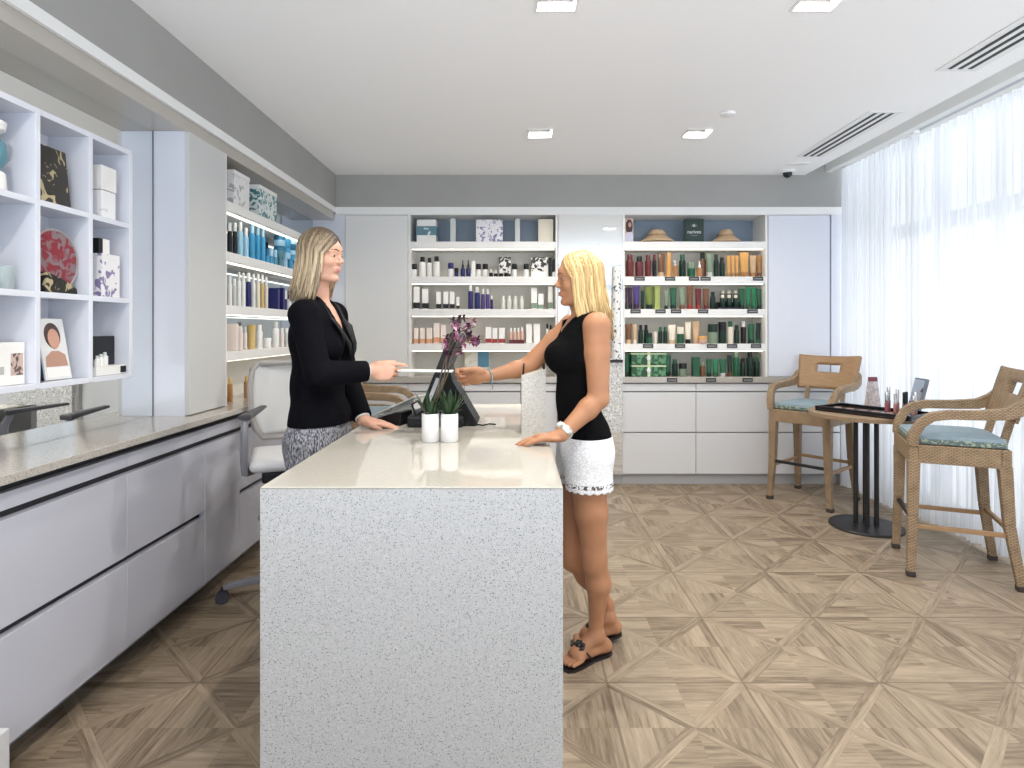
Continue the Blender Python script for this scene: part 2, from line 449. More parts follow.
def text_mesh(txt, name, m, size, parent, loc, rot=(PI/2, 0, 0), ext=0.0006):
    cu = bpy.data.curves.new(name, 'FONT'); cu.body = txt; cu.size = size; cu.extrude = ext
    cu.align_x = 'CENTER'; cu.align_y = 'CENTER'
    o = bpy.data.objects.new(name, cu); C.objects.link(o)
    bpy.context.view_layer.update()
    me = bpy.data.meshes.new_from_object(o.evaluated_get(bpy.context.evaluated_depsgraph_get()))
    bpy.data.objects.remove(o); bpy.data.curves.remove(cu)
    me.name = name; me.materials.clear(); me.materials.append(m)
    o = bpy.data.objects.new(name, me); C.objects.link(o)
    o.location = loc; o.rotation_euler = rot; o.parent = parent
    return o

# ---------------------------------------------------------------- room shell
LX, MX, WX = -1.56, -1.73, -1.86          # left panel face, left mirror face, left wall
CX = -1.45                                # left worktop front edge
BY, BB, WY = 5.20, 5.485, 5.56            # back panel face, bay back, back wall
RX = 3.10                                 # window wall
FY = -1.05                                # window wall behind the camera
ZC = 2.695                                # ceiling
ZW = 0.945                                # worktop level

struct(bxo('floor', FLOOR, WX-0.1, RX+0.3, FY-0.3, WY+0.1, -0.10, 0.0), 'wood parquet floor of star-patterned square panels', 'floor')
# ceiling slab with square openings for the recessed lights
LIGHTS = {0.80: (-0.92, 0.165, 1.236), 2.43: (0.165, 1.236), 4.087: (0.165, 1.236)}
HOLE = 0.078
m = MB(); y = FY-0.1
for ly in sorted(LIGHTS):
    m.box(WX-0.1, 2.505, y, ly-HOLE, ZC, ZC+0.2); x = WX-0.1
    for lx in LIGHTS[ly]:
        m.box(x, lx-HOLE, ly-HOLE, ly+HOLE, ZC, ZC+0.2); x = lx+HOLE
    m.box(x, 2.505, ly-HOLE, ly+HOLE, ZC, ZC+0.2); y = ly+HOLE
m.box(WX-0.1, 2.505, y, WY, ZC, ZC+0.2)
struct(m.build('ceiling', CEIL), 'flat white ceiling with recessed lights', 'ceiling')
m = MB(); m.box(2.505, RX+0.1, FY-0.1, WY, 2.90, 3.0)
struct(m.build('ceiling', CEIL), 'raised ceiling slot along the curtains', 'ceiling')
struct(bxo('trim_1', TRIM, 2.68, 2.735, FY, BY, 2.719, 2.90), 'white curtain pelmet under the ceiling slot', 'trim')
struct(bxo('wall_left', PANEL_MATT, WX-0.1, WX, FY, WY, 0, 2.9), 'wall behind the left worktop', 'wall')
struct(bxo('wall_back', PANEL_MATT, WX, RX+0.1, WY, WY+0.1, 0, 3.0), 'far wall behind the shelf bays', 'wall')
# taupe soffit boxes over the joinery
struct(bxo('wall_left_soffit', TAUPE, WX, LX, FY, WY, 2.41, ZC), 'taupe soffit above the left cabinets', 'wall')
m = MB(); m.box(LX, 2.505, BY, WY, 2.417, ZC); m.box(2.505, 2.825, BY, WY, 2.417, 2.90)
struct(m.build('wall_back_soffit', TAUPE), 'taupe soffit above the back shelf bays', 'wall')
struct(bxo('trim_2', TRIM, LX-0.014, LX+0.004, FY, BY+0.004, 2.365, 2.41), 'white header strip under the left soffit', 'trim')
struct(bxo('trim_3', TRIM, LX, 2.825, BY-0.004, BY+0.03, 2.350, 2.417), 'white header strip under the back soffit', 'trim')
struct(bxo('trim_4', mat('soffit_under', (0.46, 0.43, 0.38), 0.2), WX, LX-0.015, FY, BY, 2.305, 2.41), 'soffit underside over the left mirror', 'trim')
struct(bxo('trim_5', TRIM, LX-0.03, 2.825, BY+0.03, BB+0.03, 2.350, 2.417), 'soffit underside over the back bays', 'trim')

# window wall on the right: mullions, transom, sill; open to the bright sky behind the sheers
FRAME = mat('window_frame_grey', (0.50, 0.52, 0.54), 0.5)
def window(name, along, lo, hi, at, label, posts, flip):
    """a run of tall glazing; along 'y' for the right wall, 'x' for the wall behind the camera"""
    def b(m_, a0, a1, d0, d1, z0, z1):
        if along == 'y': m_.box(at+d0, at+d1, a0, a1, z0, z1)
        else: m_.box(a0, a1, at-d1, at-d0, z0, z1)
    e = thing(name, label, 'window'); e['kind'] = 'structure'
    f = MB()
    b(f, lo, hi, 0, 0.08, 0.0, 0.10); b(f, lo, hi, 0, 0.08, 2.80, 2.92); b(f, lo, hi, 0, 0.09, 2.09, 2.20)
    f.build('window_frame', FRAME, e)
    for p in posts:
        q = MB(); b(q, p-0.035, p+0.035, -0.005, 0.09, 0.10, 2.80); q.build('mullion', FRAME, e)
    return e
window('window_1', 'y', FY, BY, RX, 'tall glazing behind the sheer curtains', [-0.9, 0.7, 2.0, 3.18, 4.42, 5.17], 1)
window('window_2', 'x', WX, RX, FY, 'tall glazing on the near side of the room', [-1.8, -0.4, 1.0, 2.4], 1)
struct(bxo('wall_window_end', PANEL_MATT, 2.825, RX+0.1, BY+0.02, WY, 0, 3.0), 'return wall at the far end of the curtains', 'wall')

# sheer curtains
def curtain(name, label, along, lo, hi, at, z0, z1, seed, fabric=None):
    r = random.Random(seed); n = int((hi-lo)/0.006); vs = []; fs = []
    ph = 0.0; zs = [z0, z0+0.5, (z0+z1)/2, z1-0.25, z1]
    amp = 0.026; cur = r.uniform(0.045, 0.075); acc = 0.0
    for i in range(n+1):
        a = lo+(hi-lo)*i/n
        acc += (hi-lo)/n
        ph += 2*PI*((hi-lo)/n)/cur
        if acc > cur: acc = 0; cur = r.uniform(0.042, 0.085); amp = r.uniform(0.016, 0.034)
        for j, z in enumerate(zs):
            k = 1.0-0.35*(j/4)
            d = at+math.sin(ph+0.25*math.sin(z*1.7+seed))*amp*k
            vs.append((d, a, z) if along == 'y' else (a, d, z))
    for i in range(n):
        for j in range(4):
            fs.append((i*5+j, (i+1)*5+j, (i+1)*5+j+1, i*5+j+1))
    mb = MB().add(vs, fs)
    e = thing(name, label, 'curtain', (0, 0, 0))
    mb.build('sheer_panel', fabric or SHEER, e, smooth=True)
    t = MB()
    if along == 'y': t.box(at-0.02, at+0.02, lo, hi, z1, z1+0.025)
    else: t.box(lo, hi, at-0.02, at+0.02, z1, z1+0.025)
    t.build('curtain_track', TRIM, e)
    return e
curtain('sheer_curtain', 'white pleated sheer curtain at the far end beside the back cabinets', 'y', 4.23, 5.17, 2.825, 0.02, 2.74, 3)
curtain('sheer_curtain', 'white pleated sheer curtain directly behind the bar table', 'y', 2.765, 4.30, 2.885, 0.02, 2.74, 5)
curtain('sheer_curtain', 'white pleated sheer curtain at the picture edge behind the nearer stool', 'y', 0.64, 2.755, 2.865, 0.02, 2.74, 9)
curtain('sheer_curtain', 'white sheer curtain on the right, nearest the viewer', 'y', FY+0.2, 0.63, 2.865, 0.02, 2.74, 11)
curtain('sheer_curtain', 'white sheer curtain seen only in the mirrors', 'x', WX+0.05, 2.7, FY+0.12, 0.02, 2.55, 13, SHEER_THIN)

# ---------------------------------------------------------------- joinery: base cabinets
def drawer_unit_left(y0, y1, label, door=False):
    e = thing('door_cabinet' if door else 'drawer_cabinet', label, 'cabinet', (-1.60, (y0+y1)/2, 0), 0, 'base cabinets under the left worktop')
    o = Vector(e.location); d = lambda *a: (a[0]-o.x, a[1]-o.x, a[2]-o.y, a[3]-o.y, a[4], a[5])
    MB().box(*d(WX+0.01, -1.53, y0, y1, 0.11, 0.885)).build('carcass', DARKGAP, e)
    MB().box(*d(WX+0.01, -1.65, y0, y1, 0.0, 0.11)).build('plinth', TOE, e)
    g = 0.0015
    if door: MB().box(*d(-1.53, -1.50, y0+g, y1-g, 0.13, 0.801)).build('door', DAYLIT_LAM, e, bevel=0.0015)
    else:
        MB().box(*d(-1.53, -1.50, y0+g, y1-g, 0.13, 0.456)).build('drawer', DAYLIT_LAM, e, bevel=0.0015)
        MB().box(*d(-1.53, -1.50, y0+g, y1-g, 0.484, 0.801)).build('drawer', DAYLIT_LAM, e, bevel=0.0015)
    MB().box(*d(-1.53, -1.50, y0+g, y1-g, 0.828, 0.880)).build('top_rail', DAYLIT_LAM, e, bevel=0.0015)
    MB().box(*d(WX+0.01, -1.53, y0, y1, 0.885, 0.9155)).build('shadow_gap', DARKGAP, e)
ys = [1.155, 1.734, 2.314, 2.894, 3.26, 3.84, 4.42, 5.18]
wl = ['nearest the viewer, mostly out of frame', 'at the left picture edge, under the cubby shelf', 'between the cubby shelf and the tall cabinet', 'with one plain door below the tall white cabinet', 'behind the office chair', 'behind the woman in the black blazer', 'in the far left corner']
for i in range(7):
    drawer_unit_left(ys[i], ys[i+1], ('white base cabinet ' if i == 3 else 'white two-drawer base cabinet ')+wl[i], i == 3)
tag(bxo('plinth_block', WHITE_LAM, -1.4985, -1.459, 1.45, 1.73, 0.0, 0.212, bevel=0.003), 'low white block on the floor at the near end of the left cabinets', 'plinth')
tag(bxo('worktop', STONE, WX+0.005, CX, 1.155, BY+0.02, 0.916, ZW, bevel=0.003), 'speckled greige stone worktop along the left wall', 'worktop')

def drawer_unit_back(x0, x1, label):
    e = thing('drawer_cabinet', label, 'cabinet', ((x0+x1)/2, 5.35, 0), 0, 'base cabinets along the back wall')
    o = Vector(e.location); d = lambda *a: (a[0]-o.x, a[1]-o.x, a[2]-o.y, a[3]-o.y, a[4], a[5])
    MB().box(*d(x0, x1, 5.25, WY-0.01, 0.10, 0.885)).build('carcass', mat('carcass_grey', (0.30, 0.30, 0.29), 0.5), e)
    MB().box(*d(x0, x1, 5.268, WY-0.01, 0.0, 0.10)).build('plinth', TOE, e)
    g = 0.0025
    MB().box(*d(x0+g, x1-g, 5.22, 5.25, 0.10, 0.455)).build('drawer', WHITE_LAM, e, bevel=0.0015)
    MB().box(*d(x0+g, x1-g, 5.22, 5.25, 0.465, 0.808)).build('drawer', WHITE_LAM, e, bevel=0.0015)
    MB().box(*d(x0+g, x1-g, 5.22, 5.25, 0.820, 0.884)).build('top_rail', WHITE_LAM, e, bevel=0.0015)
drawer_unit_back(-1.43, -0.94, 'white base cabinet behind the blazer woman, beside the left worktop')
drawer_unit_back(-0.94, -0.45, 'white base cabinet behind the computer monitor')
drawer_unit_back(-0.45, 0.04, 'white base cabinet seen between monitor and outstretched arm')
drawer_unit_back(0.04, 0.362, 'narrow white base cabinet hidden behind the blonde woman')
drawer_unit_back(0.925, 1.566, 'white base cabinet right of the mirror column, under the green products')
drawer_unit_back(1.566, 2.20, 'white base cabinet left of the far wicker stool')
drawer_unit_back(2.20, 2.82, 'white base cabinet behind the far wicker stool')
tag(bxo('worktop', STONE, CX, 0.362, 5.20, WY-0.01, 0.893, ZW, bevel=0.003), 'greige stone worktop below the white-product bay', 'worktop')
tag(bxo('worktop', STONE, 0.925, 2.825, 5.20, WY-0.01, 0.893, ZW, bevel=0.003), 'greige stone worktop below the green-product bay', 'worktop')

# tall panels / cabinets
def tall_cabinet(name, label, x0, x1, y0, y1, front, matl, side=None):
    e = thing(name, label, 'cabinet', ((x0+x1)/2, (y0+y1)/2, ZW))
    o = Vector(e.location); d = lambda *a: (a[0]-o.x, a[1]-o.x, a[2]-o.y, a[3]-o.y, a[4]-o.z, a[5]-o.z)
    if front == 'x':
        MB().box(*d(x0, x1-0.02, y0, y1, ZW, 2.304)).build('carcass', side or matl, e)
        MB().box(*d(x1-0.02, x1, y0+0.002, y1-0.002, ZW+0.004, 2.303)).build('door', matl, e, bevel=0.0015)
    else:
        MB().box(*d(x0, x1, y0+0.02, y1, ZW, 2.350)).build('carcass', side or matl, e)
        MB().box(*d(x0+0.002, x1-0.002, y0, y0+0.02, ZW+0.004, 2.345)).build('door', matl, e, bevel=0.0015)
    return e
tall_cabinet('tall_cabinet', 'tall white cabinet on the left worktop between mirror and product niche', WX+0.005, LX, 2.862, 3.228, 'x', PANEL_MATT, DAYLIT_GLOSS)
tall_cabinet('tall_cabinet', 'tall pale cabinet behind the blazer woman, left of the white-product bay', -1.482, -0.936, BY, WY-0.01, 'y', mat('warm_white_panel', (0.74, 0.735, 0.715), 0.45))
tall_cabinet('tall_cabinet', 'tall white cabinet between the green-product bay and the curtains', 2.186, 2.722, BY, WY-0.01, 'y', DAYLIT_GLOSS)
struct(bxo('trim_6', DAYLIT_GLOSS, 2.735, 2.825, BY+0.004, WY-0.01, ZW, 2.350), 'white filler strip beside the tall right cabinet', 'trim')
struct(bxo('trim_7', DAYLIT_GLOSS, WX, -1.484, BY+0.006, WY-0.01, ZW, 2.350), 'white corner filler panel at the far left corner', 'trim')

# mirrors
e = thing('wall_mirror', 'large wall mirror behind the cubby shelf on the left wall', 'mirror', (MX, 2.0, ZW))
MB().box(-0.012, 0.0, -1.0, 0.862-0.001, 0.001, 1.359).build('mirror_glass', MIRROR, e)
MB().box(-0.12, -0.012, -1.0, 0.862-0.001, 0.001, 1.359).build('backing_board', PANEL_MATT, e)
MB().box(-0.008, 0.0015, 0.856, 0.861, 0.001, 1.359).build('edge_strip', GREYP, e)
e = thing('column_mirror', 'tall mirror panel between the two back bays, behind the blonde woman', 'mirror', (0.645, BY, 0))
MB().box(-0.278, 0.278, 0.0, 0.012, 0.10, 2.350).build('mirror_glass', MIRROR, e)
MB().box(-0.278, 0.278, 0.012, 0.34, 0.10, 2.350).build('backing_board', PANEL_MATT, e)
MB().box(-0.278, 0.278, 0.07, 0.34, 0.0, 0.10).build('plinth', TOE, e)
pp = quartz_material('pebbled_panel', (0.62, 0.62, 0.60), (0.25, 0.25, 0.24), dens=0.56, scale=75, rough=0.5, second=(0.80, 0.80, 0.79))
e = thing('reflection_panel', 'added pebbled panel imitating a reflection low in the mirror behind the blonde woman', 'panel', (0.645, BY-0.016, 0.77))  # panel added to imitate an unclear reflection in the mirror
MB().box(-0.277, 0.277, -0.012, 0.0155, -0.305, 0.30).build('panel_face', pp, e, bevel=0.002)
MB().box(-0.277, 0.277, -0.016, 0.0155, 0.301, 0.325).build('top_edge', mat('dark_edge', (0.05, 0.05, 0.05), 0.5), e)
birch = pattern_material('birch_bark', (0.78, 0.78, 0.76), (0.03, 0.03, 0.03), scale=26, lo=0.62, hi=0.65)  # for the pole added to imitate a white, dark-flecked reflection
tag(MB().tube([(0.868, 5.165, 1.10), (0.866, 5.165, 1.40), (0.870, 5.165, 1.70), (0.868, 5.165, 1.90)], [0.045, 0.040, 0.038, 0.034], n=12).build('reflection_pole', birch, None, smooth=True, loc=(0.868, 5.165, 1.10)),
    'added birch-patterned pole standing in for a reflection in the mirror', 'reflection stand-in')

# ---------------------------------------------------------------- shelf bays
def back_bay(name, label, x0, x1, tops, thick):
    e = thing(name, label, 'shelving', ((x0+x1)/2, BY, ZW))
    o = Vector(e.location); d = lambda *a: (a[0]-o.x, a[1]-o.x, a[2]-o.y, a[3]-o.y, a[4]-o.z, a[5]-o.z)
    MB().box(*d(x0, x1, BB, WY-0.012, ZW, tops[0]-thick)).build('back_panel', BACK_WARM, e)
    MB().box(*d(x0, x1, BB, WY-0.012, tops[0]-thick, 2.350)).build('upper_back_panel', BACK_BLUE, e)
    for a, b_ in ((x0-0.0, x0+0.018), (x1-0.018, x1+0.0)):
        MB().box(*d(a, b_, BY, BB, ZW, 2.350)).build('side_panel', SHELF_WHITE, e)
    for t in tops:
        s = MB().box(*d(x0+0.018, x1-0.018, BY+0.002, BB, t-thick, t)).build('shelf', SHELF_WHITE, e, bevel=0.0015)
        MB().box(*d(x0+0.03, x1-0.03, BY+0.03, BY+0.05, t-thick-0.005, t-thick)).build('led_strip', LED, s)
    return e
BT = [2.118, 1.815, 1.533, 1.232]
back_bay('wall_shelving', 'lit four-shelf bay of white packaged products behind the monitor', -0.934, 0.362, BT, 0.062)
back_bay('wall_shelving', 'lit four-shelf bay of dark and green products beside the right tall cabinet', 0.925, 2.180, BT, 0.062)

e = thing('wall_shelving', 'lit product niche on the left wall behind the blazer woman', 'shelving', (LX, 4.2, ZW))
o = Vector(e.location)
d = lambda *a: (a[0]-o.x, a[1]-o.x, a[2]-o.y, a[3]-o.y, a[4]-o.z, a[5]-o.z)
MB().box(*d(WX+0.005, MX-0.03, 3.23, BY, ZW, 1.20)).build('back_panel', BACK_WARM, e)
MB().box(*d(WX+0.005, MX-0.03, 3.23, BY, 1.20, 2.304)).build('mirror_back', MIRROR_G, e)
MB().box(*d(WX+0.005, LX-0.004, 3.229, 3.245, ZW, 2.304)).build('side_panel', SHELF_WHITE, e)
LT = [2.054, 1.78, 1.49, 1.236]
for t in LT:
    s = MB().box(*d(MX-0.03, LX, 3.245, BY, t-0.05, t)).build('shelf', SHELF_WHITE, e, bevel=0.0015)
    MB().box(*d(LX-0.05, LX-0.03, 3.26, BY-0.02, t-0.055, t-0.05)).build('led_strip', LED, s)

# cubby shelf on the mirror
e = thing('cubby_shelf', 'white wall-hung cubby shelf of square compartments on the left mirror', 'shelf', (MX, 1.85, 1.165))
d = lambda *a: (a[0]-MX, a[1]-MX, a[2]-1.85, a[3]-1.85, a[4]-1.165, a[5]-1.165)
CF = -1.567; yb = [1.495, 1.735, 1.967, 2.212, 2.442]
zb = [1.172, 1.474, 1.777, 2.075]
MB().box(*d(MX+0.001, MX+0.014, yb[0], yb[-1], 1.165, 2.085)).build('back_panel', DAYLIT_GLOSS, e)
for y in yb: MB().box(*d(MX+0.014, CF, y-0.0105, y+0.0105, 1.165, 2.085)).build('upright', DAYLIT_GLOSS, e, bevel=0.001)
for i in range(4):
    for z in zb: MB().box(*d(MX+0.014, CF, yb[i]+0.0105, yb[i+1]-0.0105, z-0.010, z+0.010)).build('shelf', DAYLIT_GLOSS, e, bevel=0.001)

# ---------------------------------------------------------------- island counter
IX0, IX1, IY0, IY1, IZ = -0.697, 0.128, 1.633, 3.46, 0.93
e = thing('island_counter', 'white speckled quartz service counter between the two women', 'counter', ((IX0+IX1)/2, (IY0+IY1)/2, 0))
o = Vector(e.location)
d = lambda *a: (a[0]-o.x, a[1]-o.x, a[2]-o.y, a[3]-o.y, a[4], a[5])
MB().box(*d(IX0, IX1, IY0+0.0, IY1, IZ-0.006, IZ)).build('countertop', QUARTZ_T, e, bevel=0.003)
MB().box(*d(IX0, IX1, IY0+0.001, IY0+0.04, 0.0, IZ-0.006)).build('waterfall_panel', QUARTZ_F, e)
MB().box(*d(IX0, IX1, IY1-0.04, IY1, 0.0, IZ-0.006)).build('end_panel', QUARTZ_F, e)
MB().box(*d(IX1-0.04, IX1-0.002, IY0+0.04, IY1-0.04, 0.0, IZ-0.006)).build('customer_side_panel', QUARTZ_F, e)
MB().box(*d(IX0+0.22, IX1-0.04, IY0+0.04, IY1-0.04, 0.0, IZ-0.006)).build('cabinet_body', WHITE_LAM, e)

# ---------------------------------------------------------------- ceiling fittings
def downlight(x, y, label):
    e = thing('downlight', label, 'ceiling light', (x, y, ZC), 0, 'square recessed downlights')
    s = HOLE; w = 0.012; dp = 0.060
    f = MB()
    for a in ((-s-w, s+w, -s-w, -s), (-s-w, s+w, s, s+w), (-s-w, -s, -s, s), (s, s+w, -s, s)): f.box(a[0], a[1], a[2], a[3], -0.005, 0.0)
    f.build('frame', TRIM, e)
    q = s-0.001; g = MB()
    g.box(-q, q, -q, -q+0.003, 0.0, dp); g.box(-q, q, q-0.003, q, 0.0, dp); g.box(-q, -q+0.003, -q, q, 0.0, dp); g.box(q-0.003, q, -q, q, 0.0, dp); g.box(-q, q, -q, q, dp, dp+0.003)
    g.build('recess_box', mat('downlight_inner', (0.40, 0.40, 0.395), 0.5), e)
    MB().lathe([(0.040, dp-0.022), (0.046, dp-0.012), (0.046, dp)], 20).build('lamp_ring', mat('lamp_ring_grey', (0.35, 0.35, 0.36), 0.3, metal=0.7), e, smooth=True)
    MB().lathe([(0.030, dp-0.026), (0.034, dp-0.022)], 20).build('lamp', LAMP, e, smooth=True)
    L = bpy.data.lights.new('downlight_beam', 'AREA'); L.shape = 'DISK'; L.size = 0.07; L.energy = DOWNLIGHT_W; L.color = (1.0, 0.94, 0.86)
    lo = bpy.data.objects.new('downlight_beam', L); C.objects.link(lo); lo.parent = e; lo.location = (0, 0, dp-0.030)
downlight(0.165, 4.087, 'square recessed ceiling light above the blonde woman, farther row')
downlight(1.236, 4.087, 'square recessed ceiling light in front of the green-product bay')
downlight(0.165, 2.43, 'square recessed ceiling light over the counter, cut by the top edge')
downlight(1.236, 2.43, 'square recessed ceiling light cut by the top edge, nearer the air vents')
downlight(0.165, 0.80, 'square recessed ceiling light above the viewer, left one')
downlight(1.236, 0.80, 'square recessed ceiling light above the viewer, right one')
downlight(-0.92, 0.80, 'square recessed ceiling light near the left wall, out of frame')

def vent(y0, y1, label):
    e = thing('slot_diffuser', label, 'air vent', (2.27, (y0+y1)/2, ZC), 0, 'ceiling air slots')
    L = (y1-y0)/2
    MB().box(-0.105, 0.105, -L-0.03, L+0.03, -0.004, 0.0).build('frame', TRIM, e, bevel=0.001)
    for k in (-1, 0, 1): MB().box(k*0.052-0.011, k*0.052+0.011, -L, L, -0.0055, -0.0038).build('slot', DARKGAP, e)
vent(3.70, 4.62, 'white ceiling air vent with three dark slots near the back wall')
vent(2.1, 3.07, 'white ceiling air vent with three dark slots at the right picture edge')
e = thing('smoke_detector', 'small flat white smoke detector on the ceiling', 'smoke detector', (1.31, 3.71, ZC))
MB().lathe([(0.026, -0.02), (0.042, -0.014), (0.045, 0)], 20).build('detector_body', TRIM, e, smooth=True)
e = thing('security_camera', 'small black dome camera on the ceiling near the back wall', 'camera', (2.29, 5.06, ZC))
MB().lathe([(0.055, -0.018), (0.065, -0.010), (0.065, 0)], 20).build('mount', TRIM, e, smooth=True)
MB().lathe([(0.004, -0.062), (0.022, -0.055), (0.034, -0.040), (0.038, -0.018)], 18).build('dome', mat('dome_black', (0.01, 0.01, 0.012), 0.08), e, smooth=True)
tag(MB().lathe([(0.05, -0.008), (0.06, -0.003), (0.06, 0)], 20, sx=1.6, sy=0.8).build('ceiling_speaker', TRIM, None, smooth=True, loc=None), 'flat white oval plate on the ceiling beside the dome camera', 'ceiling plate').location = (2.27, 4.84, ZC)

# ---------------------------------------------------------------- wicker bar stools (front = local +x)
CUSH = mat('seat_fabric', (0.25, 0.325, 0.37), 0.85, var=0.08, vscale=30)
CUSHP = pattern_material('cushion_border', (0.10, 0.14, 0.14), (0.33, 0.38, 0.27), scale=45)
WOODB = mat('honey_cane', (0.36, 0.215, 0.105), 0.5, var=0.12, vscale=14, vstretch=(1, 1, 6))
FOOT = mat('stool_foot', (0.045, 0.035, 0.03), 0.5)
def make_stool(label, back_mat):
    e = thing('wicker_bar_stool', label, 'bar stool', (0, 0, 0), 0, 'wicker bar stools')
    # seat box
    a = MB()
    for x0, x1, y0, y1 in ((0.19, 0.235, -0.235, 0.235), (-0.225, -0.18, -0.235, 0.235), (-0.18, 0.19, -0.235, -0.195), (-0.18, 0.19, 0.195, 0.235)):
        a.box(x0, x1, y0, y1, 0.625, 0.725)
    a.box(-0.18, 0.19, -0.195, 0.195, 0.69, 0.72)
    a.build('seat_frame', WICKER, e, bevel=0.006)
    # cushion: puffy slab, wider band printed
    MB().lathe([(0.20, 0.722), (0.232, 0.730), (0.236, 0.748), (0.232, 0.757)], 4, sx=1, sy=1)
    c = MB()
    def rr(w, h, r, n=5):
        p = []
        for cx_, cy_, t0 in ((w-r, h-r, 0), (-w+r, h-r, PI/2), (-w+r, -h+r, PI), (w-r, -h+r, 1.5*PI)):
            for k in range(n+1): p.append((cx_+r*math.cos(t0+PI/2*k/n), cy_+r*math.sin(t0+PI/2*k/n)))
        return p
    def slab(levels, name, m, par):
        mb = MB(); rings = [[(x, y, z) for x, y in rr(w, h, r)] for w, h, r, z in levels]
        n = len(rings[0]); vs = [p for R in rings for p in R]
        fs = [(i*n+k, i*n+(k+1) % n, (i+1)*n+(k+1) % n, (i+1)*n+k) for i in range(len(rings)-1) for k in range(n)]
        fs += [tuple(reversed(range(n))), tuple(range((len(rings)-1)*n, len(rings)*n))]
        return mb.add(vs, fs).build(name, m, par, smooth=True)
    cu = slab([(0.205, 0.205, 0.03, 0.752), (0.215, 0.215, 0.035, 0.757), (0.213, 0.213, 0.04, 0.772), (0.16, 0.16, 0.05, 0.786), (0.06, 0.06, 0.03, 0.790)], 'cushion', CUSH, e)
    slab([(0.212, 0.212, 0.035, 0.724), (0.219, 0.219, 0.035, 0.731), (0.219, 0.219, 0.035, 0.754), (0.213, 0.213, 0.035, 0.759)], 'cushion_border', CUSHP, cu)
    # legs, tapered and splayed, each with a foot
    for sx, sy in ((1, -1), (1, 1), (-1, -1), (-1, 1)):
        xo, xb = (0.208, 0.225) if sx > 0 else (-0.198, -0.262)
        pt = Vector((xo, sy*0.208, 0.64)); pm = Vector((xo+(0.004 if sx > 0 else -0.018), sy*0.212, 0.33)); pb = Vector((xb, sy*0.232, 0.022))
        l = MB().bar(pm, pt, 0.050, 0.050, up=(0, 1, 0), w2=0.060, t2=0.060).bar(pb, pm, 0.040, 0.040, up=(0, 1, 0), w2=0.050, t2=0.050).build('leg', WICKER, e, bevel=0.006)
        MB().box(pb.x-0.022, pb.x+0.022, pb.y-0.022, pb.y+0.022, 0.0, 0.030).build('foot', FOOT, l, bevel=0.004)
    MB().bar((0.214, -0.215, 0.31), (0.214, 0.215, 0.31), 0.022, 0.022).build('footrest', BLACKM, e, bevel=0.003)
    for y in (-0.216, 0.216): MB().bar((0.21, y, 0.275), (-0.225, y, 0.275), 0.020, 0.024).build('stretcher', WOODB, e, bevel=0.003)
    MB().bar((-0.222, -0.215, 0.30), (-0.222, 0.215, 0.30), 0.020, 0.024).build('stretcher', WOODB, e, bevel=0.003)
    # curved backrest with a rectangular hand hole, leaning back
    nu, nv = 20, 12
    def bp_(u, v):
        yy = (u-0.5)*2
        z = 0.868+v*0.262+0.010*yy*yy*v
        w = 0.222+0.022*v
        x = -0.235-0.085*v-0.030*(1-yy*yy)
        return (x, yy*w, z)
    vs = [bp_(i/nu, j/nv) for i in range(nu+1) for j in range(nv+1)]
    fs = []
    for i in range(nu):
        for j in range(nv):
            if 6 <= i < 14 and 6 <= j < 9: continue
            fs.append((i*(nv+1)+j, i*(nv+1)+j+1, (i+1)*(nv+1)+j+1, (i+1)*(nv+1)+j))
    b = MB().add(vs, fs).build('backrest', back_mat, e, smooth=True)
    s = b.modifiers.new('thick', 'SOLIDIFY'); s.thickness = 0.034; s.offset = 0
    for y in (-0.14, 0.14): MB().bar((-0.200, y, 0.70), (-0.247, y, 0.885), 0.036, 0.028, up=(0, 1, 0)).build('back_post', WICKER, e, bevel=0.004)
    # arms sweep from the backrest forward and down to the front corners
    for sy in (-1, 1):
        path = [(-0.300, 0.238, 1.00), (-0.262, 0.240, 0.945), (-0.19, 0.246, 0.915), (-0.08, 0.252, 0.905), (0.06, 0.255, 0.900), (0.13, 0.252, 0.885), (0.18, 0.245, 0.845), (0.212, 0.232, 0.78), (0.215, 0.222, 0.715)]
        ws = [0.03, 0.045, 0.05, 0.05, 0.05, 0.05, 0.05, 0.05, 0.05]
        hs = [0.05, 0.075, 0.06, 0.052, 0.05, 0.048, 0.048, 0.05, 0.055]
        vs = []; pts = [Vector((x, sy*y, z)) for x, y, z in path]
        for i, p in enumerate(pts):
            dd = (pts[min(i+1, 8)]-pts[max(i-1, 0)]).normalized(); side = Vector((0, 1, 0)); nn = dd.cross(side).normalized()
            for a_, b_ in ((-1, -1), (1, -1), (1, 1), (-1, 1)): vs.append(p+side*(a_*ws[i]/2)+nn*(b_*hs[i]/2))
        fs = [(i*4+k, i*4+(k+1) % 4, (i+1)*4+(k+1) % 4, (i+1)*4+k) for i in range(8) for k in range(4)]+[(3, 2, 1, 0), (32, 33, 34, 35)]
        MB().add(vs, fs).build('armrest', WICKER, e, bevel=0.006)
    return e
def place(o, x, y, rz):
    o.location = (x, y, 0); o.rotation_euler = (0, 0, rz)
near = make_stool('tan wicker bar stool with blue-grey cushion at the right edge, nearer the viewer', WICKER)
place(near, 2.475, 3.43, math.atan2(0.20, -0.455))
far = copy_tree(near)
far['label'] = 'tan wicker bar stool with honey cane back beyond the bar table, farther from the viewer'
place(far, 2.355, 4.775, math.radians(-140))
for ch in far.children:
    if ch.name.startswith('backrest'):
        ch.data = ch.data.copy(); ch.data.materials.clear(); ch.data.materials.append(WOODB)
third = copy_tree(far)
third['label'] = 'tan wicker stool partly hidden between the blazer woman and the back cabinets'
place(third, -0.96, 4.32, math.radians(4))

